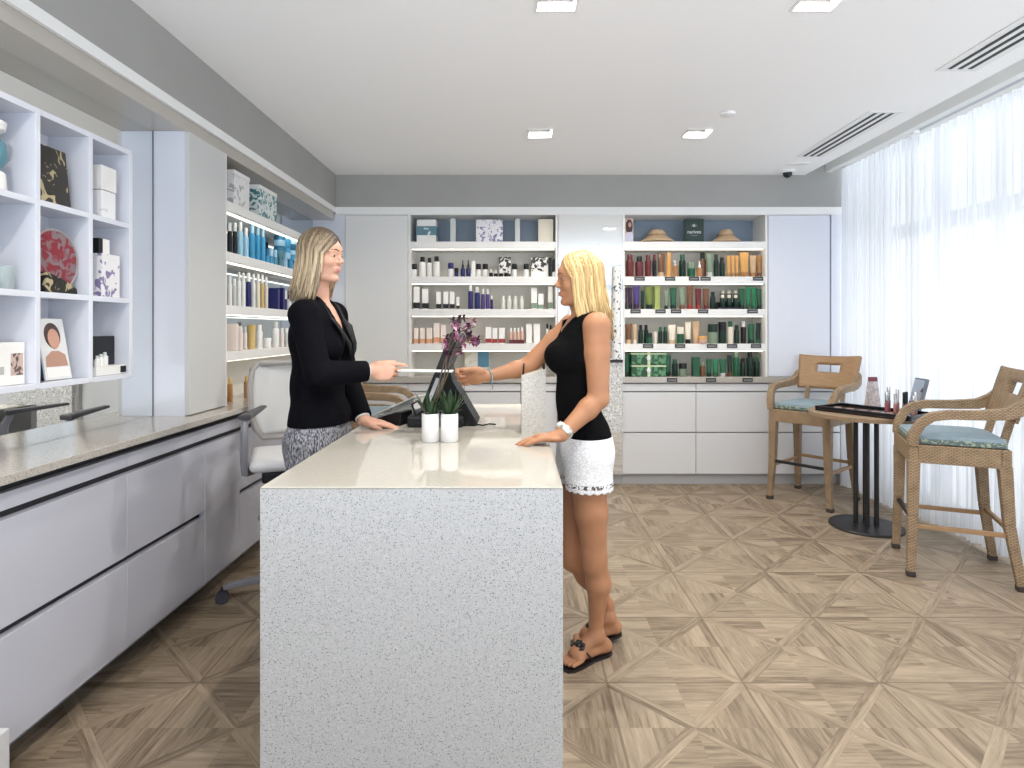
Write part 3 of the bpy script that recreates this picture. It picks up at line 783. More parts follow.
# ---------------------------------------------------------------- round bar table
TX, TY, TZ = 2.41, 4.13, 0.79
e = thing('bar_table', 'round wooden-edged bar table on black pole base between the two wicker stools', 'table', (TX, TY, 0))
MB().lathe([(0.345, TZ-0.032), (0.36, TZ-0.028), (0.36, TZ-0.004), (0.355, TZ)], 48).build('tabletop', mat('table_oak', (0.27, 0.185, 0.11), 0.4, var=0.12, vscale=9, vstretch=(1, 8, 1)), e, smooth=True)
MB().lathe([(0.232, 0.0), (0.232, 0.010), (0.226, 0.016), (0.04, 0.022)], 48).build('base_plate', BLACKM, e, smooth=True)
for k in range(4):
    a = PI/4+k*PI/2+0.35
    MB().tube([(0.062*math.cos(a), 0.062*math.sin(a), 0.016), (0.062*math.cos(a), 0.062*math.sin(a), TZ-0.03)], 0.0155, 12).build('pole', BLACKM, e, smooth=True)
# tray of testers
TRAY = (TX-0.015, TY-0.10, TZ)
e = thing('tester_tray', 'glossy black tray of make-up testers lying on the round bar table', 'tray', TRAY, math.radians(-58))
MB().box(-0.31, 0.31, -0.16, 0.16, 0.0, 0.018).build('tray_base', mat('tray_black', (0.012, 0.010, 0.012), 0.15), e, bevel=0.006)
f = MB()
for a in ((-0.31, 0.31, -0.16, -0.148), (-0.31, 0.31, 0.148, 0.16), (-0.31, -0.298, -0.148, 0.148), (0.298, 0.31, -0.148, 0.148)): f.box(a[0], a[1], a[2], a[3], 0.018, 0.034)
f.build('rim', mat('tray_black', (0.012, 0.010, 0.012), 0.15), e, bevel=0.003)
shade = [(0.45, 0.20, 0.17), (0.33, 0.13, 0.12), (0.55, 0.33, 0.25), (0.40, 0.22, 0.18), (0.24, 0.12, 0.10), (0.60, 0.42, 0.33)]
Rt = Matrix.Rotation(math.radians(-58), 3, 'Z')
def on_tray(x, y): return Rt @ Vector((x, y, 0))+Vector((TRAY[0], TRAY[1], TZ+0.018))
for k in range(10):
    pal = thing('eyeshadow_pan', 'round powder pan lying in the black tray, %s along the tray' % ['first', 'second', 'third', 'fourth', 'fifth'][k % 5]+(', front row' if k < 5 else ', back row'), 'make-up', on_tray(-0.22+0.085*(k % 5), -0.10+0.07*(k//5)), 0, 'powder pans in the tray')
    MB().lathe([(0.023, 0), (0.024, 0.004), (0.022, 0.006)], 16).build('pan', mat('pan_rim', (0.35, 0.30, 0.28), 0.3, metal=0.6), pal, smooth=True)
    MB().lathe([(0.0195, 0.004), (0.0195, 0.0068)], 16).build('powder', mat('powder%d' % (k % 6), shade[k % 6], 0.7), pal)
cl = mat('clear_cap', (0.86, 0.87, 0.88), 0.08, trans=0.75)
ord_ = ['first', 'second', 'third', 'fourth', 'fifth', 'sixth', 'seventh', 'eighth', 'ninth', 'tenth', 'eleventh', 'twelfth', 'thirteenth', 'fourteenth', 'fifteenth', 'sixteenth', 'seventeenth', 'eighteenth', 'nineteenth', 'twentieth', 'twenty-first', 'twenty-second']
for k in range(8):
    x = 0.045+0.055*(k % 4)+0.010*(k//4); y = 0.115-0.045*(k//4); h = [0.16, 0.145, 0.135, 0.14, 0.13, 0.12, 0.135, 0.12][k]
    t = thing('lip_gloss', 'slim clear gloss tube standing in the tray, %s from the left' % ord_[k], 'lip gloss', on_tray(x, y), 0, 'gloss tubes standing in the tray')
    MB().lathe([(0.0115, 0), (0.012, 0.004), (0.012, h*0.45)], 12).build('tube_body', mat('gloss%d' % (k % 4), [(0.35, 0.10, 0.12), (0.45, 0.20, 0.18), (0.28, 0.12, 0.14), (0.5, 0.3, 0.27)][k % 4], 0.2), t, smooth=True)
    MB().lathe([(0.009, h*0.45), (0.0105, h*0.5), (0.0105, h), (0.008, h+0.003)], 12).build('cap', [CHROME, cl, BLACK, CHROME][k % 4], t, smooth=True)
e = thing('price_card', 'folded grey-pink card with dark red top standing on the bar table', 'card', (2.555, 4.30, TZ), math.radians(8))
MB().add([(-0.045, -0.03, 0), (0.045, -0.03, 0), (0.036, 0, 0.225), (-0.036, 0, 0.225), (-0.045, 0.03, 0), (0.045, 0.03, 0), (-0.045, -0.027, 0), (0.045, -0.027, 0)],
         [(0, 1, 2, 3), (5, 4, 3, 2), (0, 3, 4), (1, 5, 2)]).build('card_face', pattern_material('card_print', (0.58, 0.50, 0.49), (0.40, 0.36, 0.36), scale=40), e)
MB().add([(-0.0372, -0.0060, 0.195), (0.0372, -0.0060, 0.195), (0.0362, -0.0012, 0.2265), (-0.0362, -0.0012, 0.2265)], [(0, 1, 2, 3)]).build('card_band', mat('burgundy', (0.18, 0.03, 0.05), 0.5), e)
e = thing('hand_mirror', 'small grey mirror leaning upright at the right end of the tester tray', 'mirror', (2.70, 4.03, TZ+0.001), math.radians(-8))
R = Matrix.Rotation(math.radians(14), 3, 'Y')
MB().box(-0.010, 0.010, -0.075, 0.075, 0.0, 0.24, R=R, c=(-0.03, 0, 0.004)).build('mirror_frame', mat('mirror_frame_grey', (0.16, 0.19, 0.22), 0.3), e, bevel=0.004)
MB().box(-0.012, -0.0102, -0.065, 0.065, 0.012, 0.228, R=R, c=(-0.03, 0, 0.004)).build('mirror_glass', MIRROR_G, e)

# ---------------------------------------------------------------- office chair
e = thing('office_chair', 'white mesh-backed office chair with grey arms behind the blazer woman', 'office chair', (-1.132, 3.09, 0), math.radians(-68))
GL = mat('chair_grey', (0.22, 0.22, 0.245), 0.35)
WM = mat('white_mesh', (0.66, 0.66, 0.64), 0.6, bump=(260, 0.25))
for k in range(5):
    a = 2*PI*k/5+0.89
    leg = MB().bar((0.03*math.cos(a), 0.03*math.sin(a), 0.115), (0.34*math.cos(a), 0.34*math.sin(a), 0.078), 0.045, 0.04, w2=0.03, t2=0.026).build('base_leg', GL, e, bevel=0.006)
    cx_, cy_ = 0.345*math.cos(a), 0.345*math.sin(a)
    w = MB()
    for s in (-1, 1):
        dx, dy = -math.sin(a)*0.014*s, math.cos(a)*0.014*s
        w.tube([(cx_+dx*0.4, cy_+dy*0.4, 0.030), (cx_+dx*1.5, cy_+dy*1.5, 0.030)], 0.030, 14)
    w.tube([(cx_, cy_, 0.03), (cx_, cy_, 0.078)], 0.009, 8)
    w.build('caster', mat('caster_dark', (0.05, 0.05, 0.07), 0.4), leg, smooth=True)
MB().tube([(0, 0, 0.10), (0, 0, 0.63)], [0.032, 0.025], 14).build('gas_column', BLACK, e, smooth=True)
# height ring seen below the seat
ring = [(0.17*math.cos(t), 0.17*math.sin(t), 0.41) for t in [2*PI*k/24 for k in range(24)]]
rg = MB().tube(ring, 0.012, 8, close=True)
for k in range(3):
    a = 2*PI*k/3+0.9; rg.bar((0.02*math.cos(a), 0.02*math.sin(a), 0.41), (0.165*math.cos(a), 0.165*math.sin(a), 0.41), 0.014)
rg.build('foot_ring', GL, e, smooth=True)
MB().box(-0.19, 0.19, -0.16, 0.16, 0.62, 0.675).build('seat_mechanism', BLACK, e, bevel=0.012)
MB().box(-0.215, 0.215, -0.215, 0.215, 0.675, 0.735).build('seat', mat('white_seat', (0.72, 0.72, 0.73), 0.6), e, bevel=0.03, seg=4)
# backrest: frame loop with mesh panel, local -x is the back
def bk(y, z): return (-0.235-0.05*(z-0.62)/0.6+0.05*(y/0.22)**2, y, z)
loop = [bk(y, z) for y, z in [(-0.16, 0.775), (-0.20, 0.83), (-0.222, 0.93), (-0.225, 1.05), (-0.215, 1.14), (-0.18, 1.175), (0.18, 1.175), (0.215, 1.14), (0.225, 1.05), (0.222, 0.93), (0.20, 0.83), (0.16, 0.775)]]
fr = MB().tube(loop, 0.016, 8, close=True).build('backrest_frame', mat('frame_taupe', (0.36, 0.34, 0.32), 0.4), e, smooth=True)
nu, nv = 14, 12; vs = []
for i in range(nu+1):
    for j in range(nv+1):
        z = 0.78+0.39*j/nv
        hw = 0.16+0.062*math.sin(min(1, (z-0.775)/0.20)*PI/2)-(0.03 if z > 1.15 else 0)
        vs.append(bk(hw*(2*i/nu-1), z))
pm = MB().add(vs, [(i*(nv+1)+j, (i+1)*(nv+1)+j, (i+1)*(nv+1)+j+1, i*(nv+1)+j+1) for i in range(nu) for j in range(nv)]).build('back_mesh', WM, e, smooth=True)
sm = pm.modifiers.new('thick', 'SOLIDIFY'); sm.thickness = 0.008
MB().bar((-0.12, 0, 0.65), (-0.262, 0, 0.76), 0.09, 0.025, up=(1, 0, 0)).bar((-0.262, 0, 0.76), (-0.285, 0, 0.98), 0.07, 0.02, up=(1, 0, 0)).build('back_support', GL, e, bevel=0.005)
for s in (-1, 1):
    arm = [(-0.10, s*0.16, 0.660), (0.06, s*0.215, 0.660), (0.13, s*0.232, 0.670), (0.15, s*0.238, 0.73), (0.14, s*0.238, 0.87), (0.11, s*0.236, 0.925)]
    MB().tube(arm, [0.022, 0.024, 0.022, 0.020, 0.018, 0.016], 8).build('arm_post', GL, e, smooth=True)
    MB().bar((0.14, s*0.238, 0.935), (-0.12, s*0.155, 0.955), 0.06, 0.026, w2=0.035, t2=0.014).build('arm_pad', mat('arm_dark', (0.07, 0.07, 0.08), 0.5), e, bevel=0.008)

# ---------------------------------------------------------------- things on the island
def pot(label, px, py, Y, name):
    p = Wp(px, py, Y)
    e = thing(name, label, 'potted plant', (p.x, p.y, IZ))
    MB().lathe([(0.030, 0.0), (0.0335, 0.004), (0.0335, 0.104), (0.032, 0.107), (0.030, 0.107), (0.0295, 0.095)], 28).build('pot', mat('white_ceramic', (0.86, 0.85, 0.84), 0.18), e, smooth=True)
    MB().lathe([(0.0297, 0.088), (0.0297, 0.096)], 20).build('soil', mat('soil_dark', (0.04, 0.03, 0.02), 0.9, bump=(90, 0.6)), e)
    return e
LEAF = mat('leaf_green', (0.016, 0.045, 0.014), 0.35, var=0.35, vscale=30)
def leaf(mb, base, dirv, L, w, droop, n=8):
    base = Vector(base); d = Vector(dirv).normalized(); side = d.cross(Vector((0, 0, 1)))
    side = side.normalized() if side.length > 1e-3 else Vector((1, 0, 0))
    vs = []
    for i in range(n+1):
        t = i/n
        c = base+d*(L*t)+Vector((0, 0, -droop*t*t))
        ww = w*math.sin(PI*min(1, 0.12+0.88*t))**0.7*(1 if t < 0.97 else 0.2)
        lift = Vector((0, 0, 0.25*ww))
        vs += [c-side*ww+lift, c, c+side*ww+lift, c+Vector((0, 0, -0.0015))]
    fs = []
    for i in range(n):
        a, b = i*4, (i+1)*4
        fs += [(a, a+1, b+1, b), (a+1, a+2, b+2, b+1), (a+2, a+3, b+3, b+2), (a+3, a, b, b+3)]
    mb.add(vs, fs)
r = random.Random(5)
e1 = pot('left one of two white cylinder pots, holding dark green leaves and orchid stems', 430.5, 441, 2.30, 'potted_orchid')
e2 = pot('right one of two white cylinder pots, holding bushy dark green leaves', 449.5, 441, 2.30, 'potted_plant')
for e, n in ((e1, 18), (e2, 34)):
    for k in range(n):
        a = 2*PI*k/n*1.618*2; el = r.uniform(0.95, 1.5); mb = MB()
        L = r.uniform(0.06, 0.14)
        leaf(mb, (0.012*math.cos(a), 0.012*math.sin(a), 0.09), (math.cos(a)*math.cos(el), math.sin(a)*math.cos(el), math.sin(el)), L, r.uniform(0.005, 0.010), r.uniform(0.0, 0.04))
        mb.build('leaf', LEAF, e, smooth=True)
PET = pattern_material('orchid_petal', (0.26, 0.06, 0.14), (0.62, 0.40, 0.47), scale=45, lo=0.5, hi=0.62)
PETD = mat('orchid_dark', (0.045, 0.01, 0.03), 0.5)
o = Vector(e1.location)
stems = [[(0, 0, 0.09), (0.035, 0.03, 0.25), (0.06, 0.045, 0.34), (0.11, 0.04, 0.42), (0.17, 0.03, 0.44)], [(0.004, 0, 0.09), (0.05, 0.02, 0.24), (0.065, 0.03, 0.36), (0.095, 0.02, 0.455), (0.13, 0.015, 0.475)], [(0, 0.004, 0.09), (0.06, 0.035, 0.25), (0.085, 0.04, 0.35), (0.13, 0.04, 0.385), (0.19, 0.03, 0.39)]]
for s in stems:
    MB().tube(s, [0.0032, 0.003, 0.0028, 0.0024, 0.0016], 7).build('flower_stem', mat('stem_brown', (0.10, 0.07, 0.04), 0.6), e1, smooth=True)
    for k in range(11):
        t = 2.2+1.75*k/10; i = min(3, int(t)); f = t-i
        c = Vector(s[i]).lerp(Vector(s[i+1]), f)+Vector((r.uniform(-.028, .028), r.uniform(-.03, .02), r.uniform(-.030, .03)))
        mb = MB(); yaw = r.uniform(-0.9, 0.9)
        for q in range(5):
            a = 2*PI*q/5+r.uniform(-.2, .2)
            dv = Vector((math.cos(a)*math.cos(yaw), -0.35+math.cos(a)*math.sin(yaw), math.sin(a)))
            leaf(mb, c, dv, r.uniform(0.015, 0.024), r.uniform(0.005, 0.009), 0.004, 4)
        bl = mb.build('blossom', PET if k % 2 else PETD, e1, smooth=True)

# point-of-sale terminal
e = thing('sales_terminal', 'black point-of-sale monitor leaning on its wedge stand on the island', 'computer', (-0.33, 2.75, IZ))
o = Vector(e.location)
b0, b1 = Vector((-0.393, 0, 1.010))-Vector((o.x, 0, o.z)), Vector((-0.262, 0, 1.340))-Vector((o.x, 0, o.z))
sc = MB().bar(b0, b1, 0.36, 0.040, up=(1, 0, -0.4)).build('monitor', BLACK, e, bevel=0.006)
dn = (b1-b0).normalized(); nrm = Vector((-dn.z, 0, dn.x))
MB().bar(b0+dn*0.02+nrm*0.0205, b1-dn*0.02+nrm*0.0205, 0.32, 0.002, up=(1, 0, -0.4)).build('screen', mat('screen_dark', (0.02, 0.025, 0.03), 0.1), sc)
vn = MB()
for k in range(9):
    c = b0+dn*(0.05+0.013*k)-nrm*0.021
    vn.bar(c+Vector((0, -0.178, 0)), c+Vector((0, -0.10, 0)), 0.006, 0.003, up=nrm)
vn.build('vent', mat('vent_grey', (0.25, 0.26, 0.27), 0.4), sc)
MB().bar(b0+dn*0.045+Vector((0.004, -0.1805, 0)), b0+dn*0.15+Vector((0.004, -0.1805, 0)), 0.002, 0.016, up=(1, 0, -0.4)).build('side_ports', mat('port_silver', (0.42, 0.43, 0.44), 0.35), sc)
MB().prism([(-0.11, 0.0), (0.155, 0.0), (0.16, 0.012), (0.05, 0.20), (0.035, 0.26), (0.01, 0.25), (-0.05, 0.085), (-0.11, 0.055)], -0.10, 0.10, lambda a_, b_, t: (a_, t, b_)).build('wedge_stand', mat('stand_black', (0.008, 0.009, 0.009), 0.5, spec=0.2), e, bevel=0.005)
MB().box(-0.145, 0.10, -0.14, 0.14, 0.0, 0.05).build('base', BLACK, e, bevel=0.010)
MB().tube([(0.15, -0.08, 0.006), (0.185, -0.10, 0.005), (0.21, -0.06, 0.005), (0.24, -0.075, 0.005)], 0.0035, 6).build('cable', BLACK, e, smooth=True)
MB().tube([(-0.11, -0.12, 0.05), (-0.125, -0.13, 0.10), (-0.10, -0.13, 0.115), (-0.06, -0.12, 0.09)], 0.005, 7).build('card_reader_loop', BLACK, e, smooth=True)
# card reader and papers beside it
p = Wp(397, 419, 2.78)
e = thing('card_terminal', 'low black keypad terminal beside the monitor base', 'card terminal', (-0.575, 2.74, IZ), math.radians(-18))
MB().prism([(-0.085, 0.0), (0.085, 0.0), (0.085, 0.060), (0.06, 0.060), (-0.085, 0.014)], -0.055, 0.055, lambda a_, b_, t: (a_, t, b_)).build('housing', BLACK, e, bevel=0.004)
kp = MB()
for i in range(3):
    for j in range(3):
        xk = -0.06+i*0.03; kp.box(xk-0.009, xk+0.009, -0.038+j*0.028, -0.020+j*0.028, 0.020+(xk+0.085)*0.317, 0.023+(xk+0.085)*0.317)
kp.build('keypad', mat('key_grey', (0.22, 0.25, 0.26), 0.4), e)
e = thing('brochure', 'white leaflet propped on the island behind the keypad terminal', 'leaflet', (-0.56, 2.95, IZ), math.radians(-20))
R = Matrix.Rotation(math.radians(-24), 3, 'Y')
MB().box(-0.14, 0.10, -0.09, 0.09, 0.0, 0.004, R=R, c=(0.02, 0, 0.066)).build('cover', mat('paper_white', (0.84, 0.83, 0.80), 0.6), e)
MB().box(-0.02, 0.08, -0.055, 0.03, 0.0042, 0.005, R=R, c=(0.02, 0, 0.066)).build('printed_picture', pattern_material('leaflet_print', (0.62, 0.66, 0.62), (0.22, 0.28, 0.30), scale=30), e)
MB().prism([(-0.02, 0.0), (0.10, 0.0), (0.10, 0.100), (-0.02, 0.048)], -0.06, 0.06, lambda a_, b_, t: (a_, t, b_)).build('prop_wedge', mat('acrylic', (0.8, 0.82, 0.82), 0.1, trans=0.6), e)
# gift bag on the island's far customer side
e = thing('gift_bag', 'white pebbled paper bag with dark cord handles standing on the island beside the blonde woman', 'bag', (0.068, 2.56, IZ))
bagm = quartz_material('bag_paper', (0.58, 0.56, 0.51), (0.46, 0.43, 0.39), dens=0.55, scale=170, rough=0.6, second=(0.64, 0.62, 0.57))
MB().add([(-0.045, -0.09, 0), (0.055, -0.09, 0), (0.055, 0.09, 0), (-0.045, 0.09, 0), (-0.045, -0.09, 0.235), (0.055, -0.09, 0.262), (0.055, 0.09, 0.262), (-0.045, 0.09, 0.235)],
         [(3, 2, 1, 0), (0, 1, 5, 4), (2, 3, 7, 6), (0, 4, 7, 3), (1, 2, 6, 5), (4, 5, 6, 7)]).build('bag_body', bagm, e)
for x in (-0.038, 0.048):
    MB().tube([(x, -0.045, 0.24), (x+0.002, -0.038, 0.272), (x+0.004, 0, 0.282), (x+0.002, 0.038, 0.272), (x, 0.045, 0.24)], 0.004, 6).build('handle', BLACK, e, smooth=True)
e = thing('display_basket', 'tan wicker basket on the floor behind the island, beside the hidden stool', 'basket', (-1.20, 4.94, 0))
MB().lathe([(0.13, 0), (0.145, 0.02), (0.17, 0.68), (0.18, 0.72), (0.165, 0.72), (0.155, 0.66)], 24).build('basket_body', WICKER, e, smooth=True)

# held card between the two hands
e = tag(MB().box(-0.112, 0.112, -0.036, 0.036, -0.003, 0.003, R=Matrix.Rotation(math.radians(1.0), 3, 'Y')).build('paper_folder', mat('card_white', (0.90, 0.90, 0.87), 0.4), None, bevel=0.001),
        'slim white card passed between the two women', 'card')
e.location = (-0.376, 2.508, 1.186)

# ---------------------------------------------------------------- products on the shelves
PC = {
 'white': (0.80, 0.79, 0.76), 'cream': (0.74, 0.68, 0.56), 'black': (0.007, 0.007, 0.009), 'navy': (0.02, 0.022, 0.12), 'grey': (0.45, 0.45, 0.44),
 'purple': (0.07, 0.045, 0.19), 'plum': (0.045, 0.018, 0.05), 'clear': (0.60, 0.62, 0.56), 'orangeband': (0.62, 0.30, 0.16), 'red': (0.30, 0.035, 0.035), 'peach': (0.70, 0.45, 0.36),
 'maroon': (0.13, 0.022, 0.022), 'darkred': (0.12, 0.025, 0.03), 'amber': (0.42, 0.20, 0.07), 'orange': (0.66, 0.35, 0.11), 'tan': (0.58, 0.40, 0.24), 'gold': (0.62, 0.44, 0.16),
 'green': (0.016, 0.095, 0.045), 'dgreen': (0.008, 0.026, 0.018), 'bgreen': (0.016, 0.17, 0.075), 'olive': (0.14, 0.19, 0.045), 'lime': (0.32, 0.38, 0.10), 'sage': (0.20, 0.27, 0.19),
 'brown': (0.16, 0.075, 0.04), 'teal': (0.10, 0.24, 0.29), 'lblue': (0.40, 0.68, 0.84), 'blue': (0.06, 0.36, 0.62), 'dblue': (0.03, 0.17, 0.30), 'pinkw': (0.80, 0.70, 0.64), 'silver': (0.58, 0.60, 0.58),
}
CN = {'white': 'white', 'cream': 'cream', 'black': 'black', 'navy': 'navy blue', 'grey': 'grey', 'purple': 'purple', 'plum': 'plum purple', 'clear': 'pale clear', 'orangeband': 'orange', 'red': 'red', 'peach': 'peach',
      'maroon': 'maroon', 'darkred': 'dark red', 'amber': 'amber', 'orange': 'orange', 'tan': 'tan', 'gold': 'gold', 'green': 'green', 'dgreen': 'dark green', 'bgreen': 'bright green', 'olive': 'olive green', 'lime': 'lime green',
      'sage': 'sage green', 'brown': 'brown', 'teal': 'teal', 'lblue': 'light blue', 'blue': 'blue', 'dblue': 'deep blue', 'pinkw': 'pinkish white', 'silver': 'silver'}
def pmat(c):
    return mat('pack_'+c, PC[c], 0.3, spec=0.35)
PATS = {
 'pat_purple': pattern_material('purple_scrolls', (0.76, 0.75, 0.76), (0.22, 0.18, 0.34), 30, 0.56, 0.60),
 'pat_black': pattern_material('black_scrolls', (0.74, 0.73, 0.70), (0.02, 0.02, 0.02), 20, 0.50, 0.53),
 'pat_teal': pattern_material('teal_motif', (0.70, 0.75, 0.73), (0.06, 0.20, 0.21), 30, 0.51, 0.55),
 'pat_grey': pattern_material('grey_loops', (0.76, 0.75, 0.73), (0.40, 0.40, 0.39), 24, 0.58, 0.62),
 'pat_red': pattern_material('red_flower', (0.20, 0.15, 0.16), (0.22, 0.012, 0.025), 24, 0.44, 0.54),
 'pat_gold': pattern_material('gold_fans', (0.010, 0.009, 0.008), (0.42, 0.35, 0.20), 26, 0.58, 0.62),
}
def pm_(c): return PATS[c] if c in PATS else pmat(c)

def product(kind, x, y, z, w, h, body, cap, label, group, rot=0.0, depth=None):
    cat = {'bottle': 'bottle', 'pump': 'bottle', 'dropper': 'bottle', 'tube': 'tube', 'jar': 'jar', 'box': 'box', 'tallbox': 'box'}[kind]
    nm = {'bottle': 'lotion_bottle', 'pump': 'pump_bottle', 'dropper': 'dropper_bottle', 'tube': 'squeeze_tube', 'jar': 'cream_jar', 'box': 'product_box', 'tallbox': 'product_box'}[kind]
    e = thing(nm, label, cat, (x, y, z), rot, group)
    r = w/2; B = pm_(body); K = pm_(cap or body)
    n = 14
    if kind == 'bottle':
        hb = h*0.74
        MB().lathe([(r*0.92, 0), (r, h*0.02), (r, hb*0.92), (r*0.86, hb), (r*0.5, hb*1.02)], n).build('bottle_body', B, e, smooth=True)
        MB().lathe([(r*0.66, hb*1.0), (r*0.68, h*0.80), (r*0.66, h*0.985), (r*0.6, h)], n).build('cap', K, e, smooth=True)
    elif kind == 'pump':
        hb = h*0.68
        MB().lathe([(r*0.92, 0), (r, h*0.02), (r, hb*0.94), (r*0.6, hb), (r*0.4, hb*1.03)], n).build('bottle_body', B, e, smooth=True)
        p = MB().lathe([(r*0.46, hb), (r*0.46, hb+h*0.08), (r*0.16, hb+h*0.09), (r*0.16, h*0.93), (r*0.34, h*0.94), (r*0.34, h)], 10)
        p.bar((0, 0, h*0.97), (-r*1.0, 0, h*0.955), r*0.3, h*0.04)
        p.build('pump', K, e, smooth=True)
    elif kind == 'dropper':
        hb = h*0.55
        MB().lathe([(r*0.94, 0), (r, h*0.02), (r, hb*0.86), (r*0.45, hb)], n).build('bottle_body', B, e, smooth=True)
        MB().lathe([(r*0.5, hb), (r*0.5, h*0.72), (r*0.28, h*0.76), (r*0.26, h*0.95), (r*0.1, h)], 10).build('dropper', K, e, smooth=True)
    elif kind == 'tube':
        hc = h*0.2
        MB().lathe([(r*0.78, 0), (r*0.82, h*0.01), (r*0.82, hc)], n).build('cap', K, e, smooth=True)
        vs = []; fs = []; m_ = 7
        for i in range(m_):
            t = i/(m_-1); zz = hc+(h-hc)*t; sx = r*(0.84+0.16*t); sy = r*(0.84*(1-t)**0.7+0.03)
            for k in range(n): vs.append((math.cos(2*PI*k/n)*sx, math.sin(2*PI*k/n)*sy, zz))
        for i in range(m_-1):
            for k in range(n): fs.append((i*n+k, i*n+(k+1) % n, (i+1)*n+(k+1) % n, (i+1)*n+k))
        fs += [tuple(reversed(range(n))), tuple(range((m_-1)*n, m_*n))]
        MB().add(vs, fs).build('tube_body', B, e, smooth=True)
    elif kind == 'jar':
        MB().lathe([(r*0.9, 0), (r, h*0.06), (r, h*0.58)], n).build('jar_body', B, e, smooth=True)
        MB().lathe([(r*1.02, h*0.58), (r*1.02, h*0.95), (r*0.94, h)], n).build('lid', K, e, smooth=True)
    else:
        dd = (depth or min(w, 0.09))/2
        if kind == 'tallbox':
            MB().box(-r, r, -dd, dd, 0, h).build('carton', B, e, bevel=min(0.0015, w*0.05))
            if cap: MB().box(-r-0.0004, r+0.0004, -dd-0.0004, dd+0.0004, h*0.04, h*0.30).build('printed_band', K, e)
        else:
            MB().box(-r, r, -dd, dd, 0, h*0.72).build('box_base', B, e, bevel=0.0015)
            MB().box(-r-0.001, r+0.001, -dd-0.001, dd+0.001, h*0.72, h).build('box_lid', K, e, bevel=0.0015)
    return e

KW = {'bottle': 'bottle', 'pump': 'pump bottle', 'dropper': 'dropper bottle', 'tube': 'tube', 'jar': 'jar', 'box': 'lidded box', 'tallbox': 'carton'}
def shelf_row(bay, shelf, z, rows, place_fn):
    """rows: (px0, px1, ytop, kind, body, cap[, depth Y])"""
    rows = sorted(rows, key=lambda r: (r[0]+r[1])/2)
    def look(r):
        b, c = r[4], r[5]
        if b in PATS: w = {'pat_purple': 'white purple-scrolled', 'pat_black': 'white black-scrolled', 'pat_teal': 'white teal-patterned', 'pat_grey': 'white grey-looped', 'pat_red': 'red-flowered', 'pat_gold': 'black gold-printed'}[b]
        else: w = CN[b]
        if c and c != b and c in CN:
            w += ' %s-%s' % (CN[c].replace(' ', '-'), {'jar': 'lidded', 'box': 'lidded', 'tallbox': 'banded'}.get(r[3], 'capped'))
        hgt = 'short ' if r[6] == 's' else 'tall ' if r[6] == 't' else ''
        return hgt+w+' '+('box' if r[3] == 'box' else KW[r[3]])
    # rank heights inside the row to add short/tall where it differs
    R = []
    hs = [z_of(r, z) for r in rows]
    mean = sum(hs)/len(hs)
    for r, h in zip(rows, hs):
        R.append(r[:6]+(('t' if h > mean*1.25 else 's' if h < mean*0.7 else ''),)+(r[6:] or (None,)))
    looks = [look(r) for r in R]
    cnt = {}
    for i, (r, h) in enumerate(zip(R, hs)):
        L = looks[i]; tot = looks.count(L); cnt[L] = cnt.get(L, 0)+1
        if tot == 1: lab = '%s on %s, %s' % (L, shelf, bay)
        else: lab = '%s, %s such from left, %s, %s' % (L, ord_[cnt[L]-1], shelf.replace('the ', ''), bay)
        x, y, w, rot, dep = place_fn(r)
        product(r[3], x, y, z+0.0005, w, h, r[4], r[5], lab, 'products on %s of the %s' % (shelf, bay), rot, dep)
def z_of(r, z):
    Yp = r[6] if len(r) > 6 and r[6] else 5.30
    return max(0.03, EYE-(r[2]-VY)*Yp/FPX-z)
def back_place(r):
    if r[0] > 610:
        Yp = (r[7] or 5.30)-0.03
        a, b = [625+(q-625)*0.972 for q in r[:2]]
        return ((a+b)/2-VX)*Yp/FPX, Yp, (b-a)*Yp/FPX*0.98, 0.0, None
    Yp = r[7] if r[7] else 5.30
    w = (r[1]-r[0])*Yp/FPX*0.98
    return ((r[0]+r[1])/2-VX)*Yp/FPX, Yp, w, 0.0, None

BLB, BRB = 'back-wall left bay', 'back-wall right bay'
TOPS, S2, S3, S4, CT = 'the top shelf', 'the second shelf', 'the third shelf', 'the bottom shelf', 'the worktop'
shelf_row(BLB, TOPS, BT[0], [
 (450.5, 456, 219, 'tallbox', 'silver', None), (476, 503, 220.5, 'tallbox', 'pat_purple', None), (515, 520, 219, 'tallbox', 'silver', None), (538, 553, 220, 'tallbox', 'cream', None)], back_place)
x, y = (427.5-VX)*5.30/FPX, 5.30
e = thing('gift_box', 'white box with wide teal middle band on top shelf of back-wall left bay', 'box', (x, y, BT[0]+0.0005), 0, 'products on the top shelf of the back-wall left bay')
MB().box(-0.083, 0.083, -0.07, 0.07, 0.0, 0.060).build('box_base', pmat('white'), e, bevel=0.002)
MB().box(-0.088, 0.088, -0.074, 0.074, 0.060, 0.138).build('band', pattern_material('teal_band', (0.10, 0.21, 0.26), (0.62, 0.68, 0.66), 12, 0.6, 0.63), e, bevel=0.002)
MB().box(-0.083, 0.083, -0.07, 0.07, 0.138, 0.196).build('box_lid', pmat('white'), e, bevel=0.002)
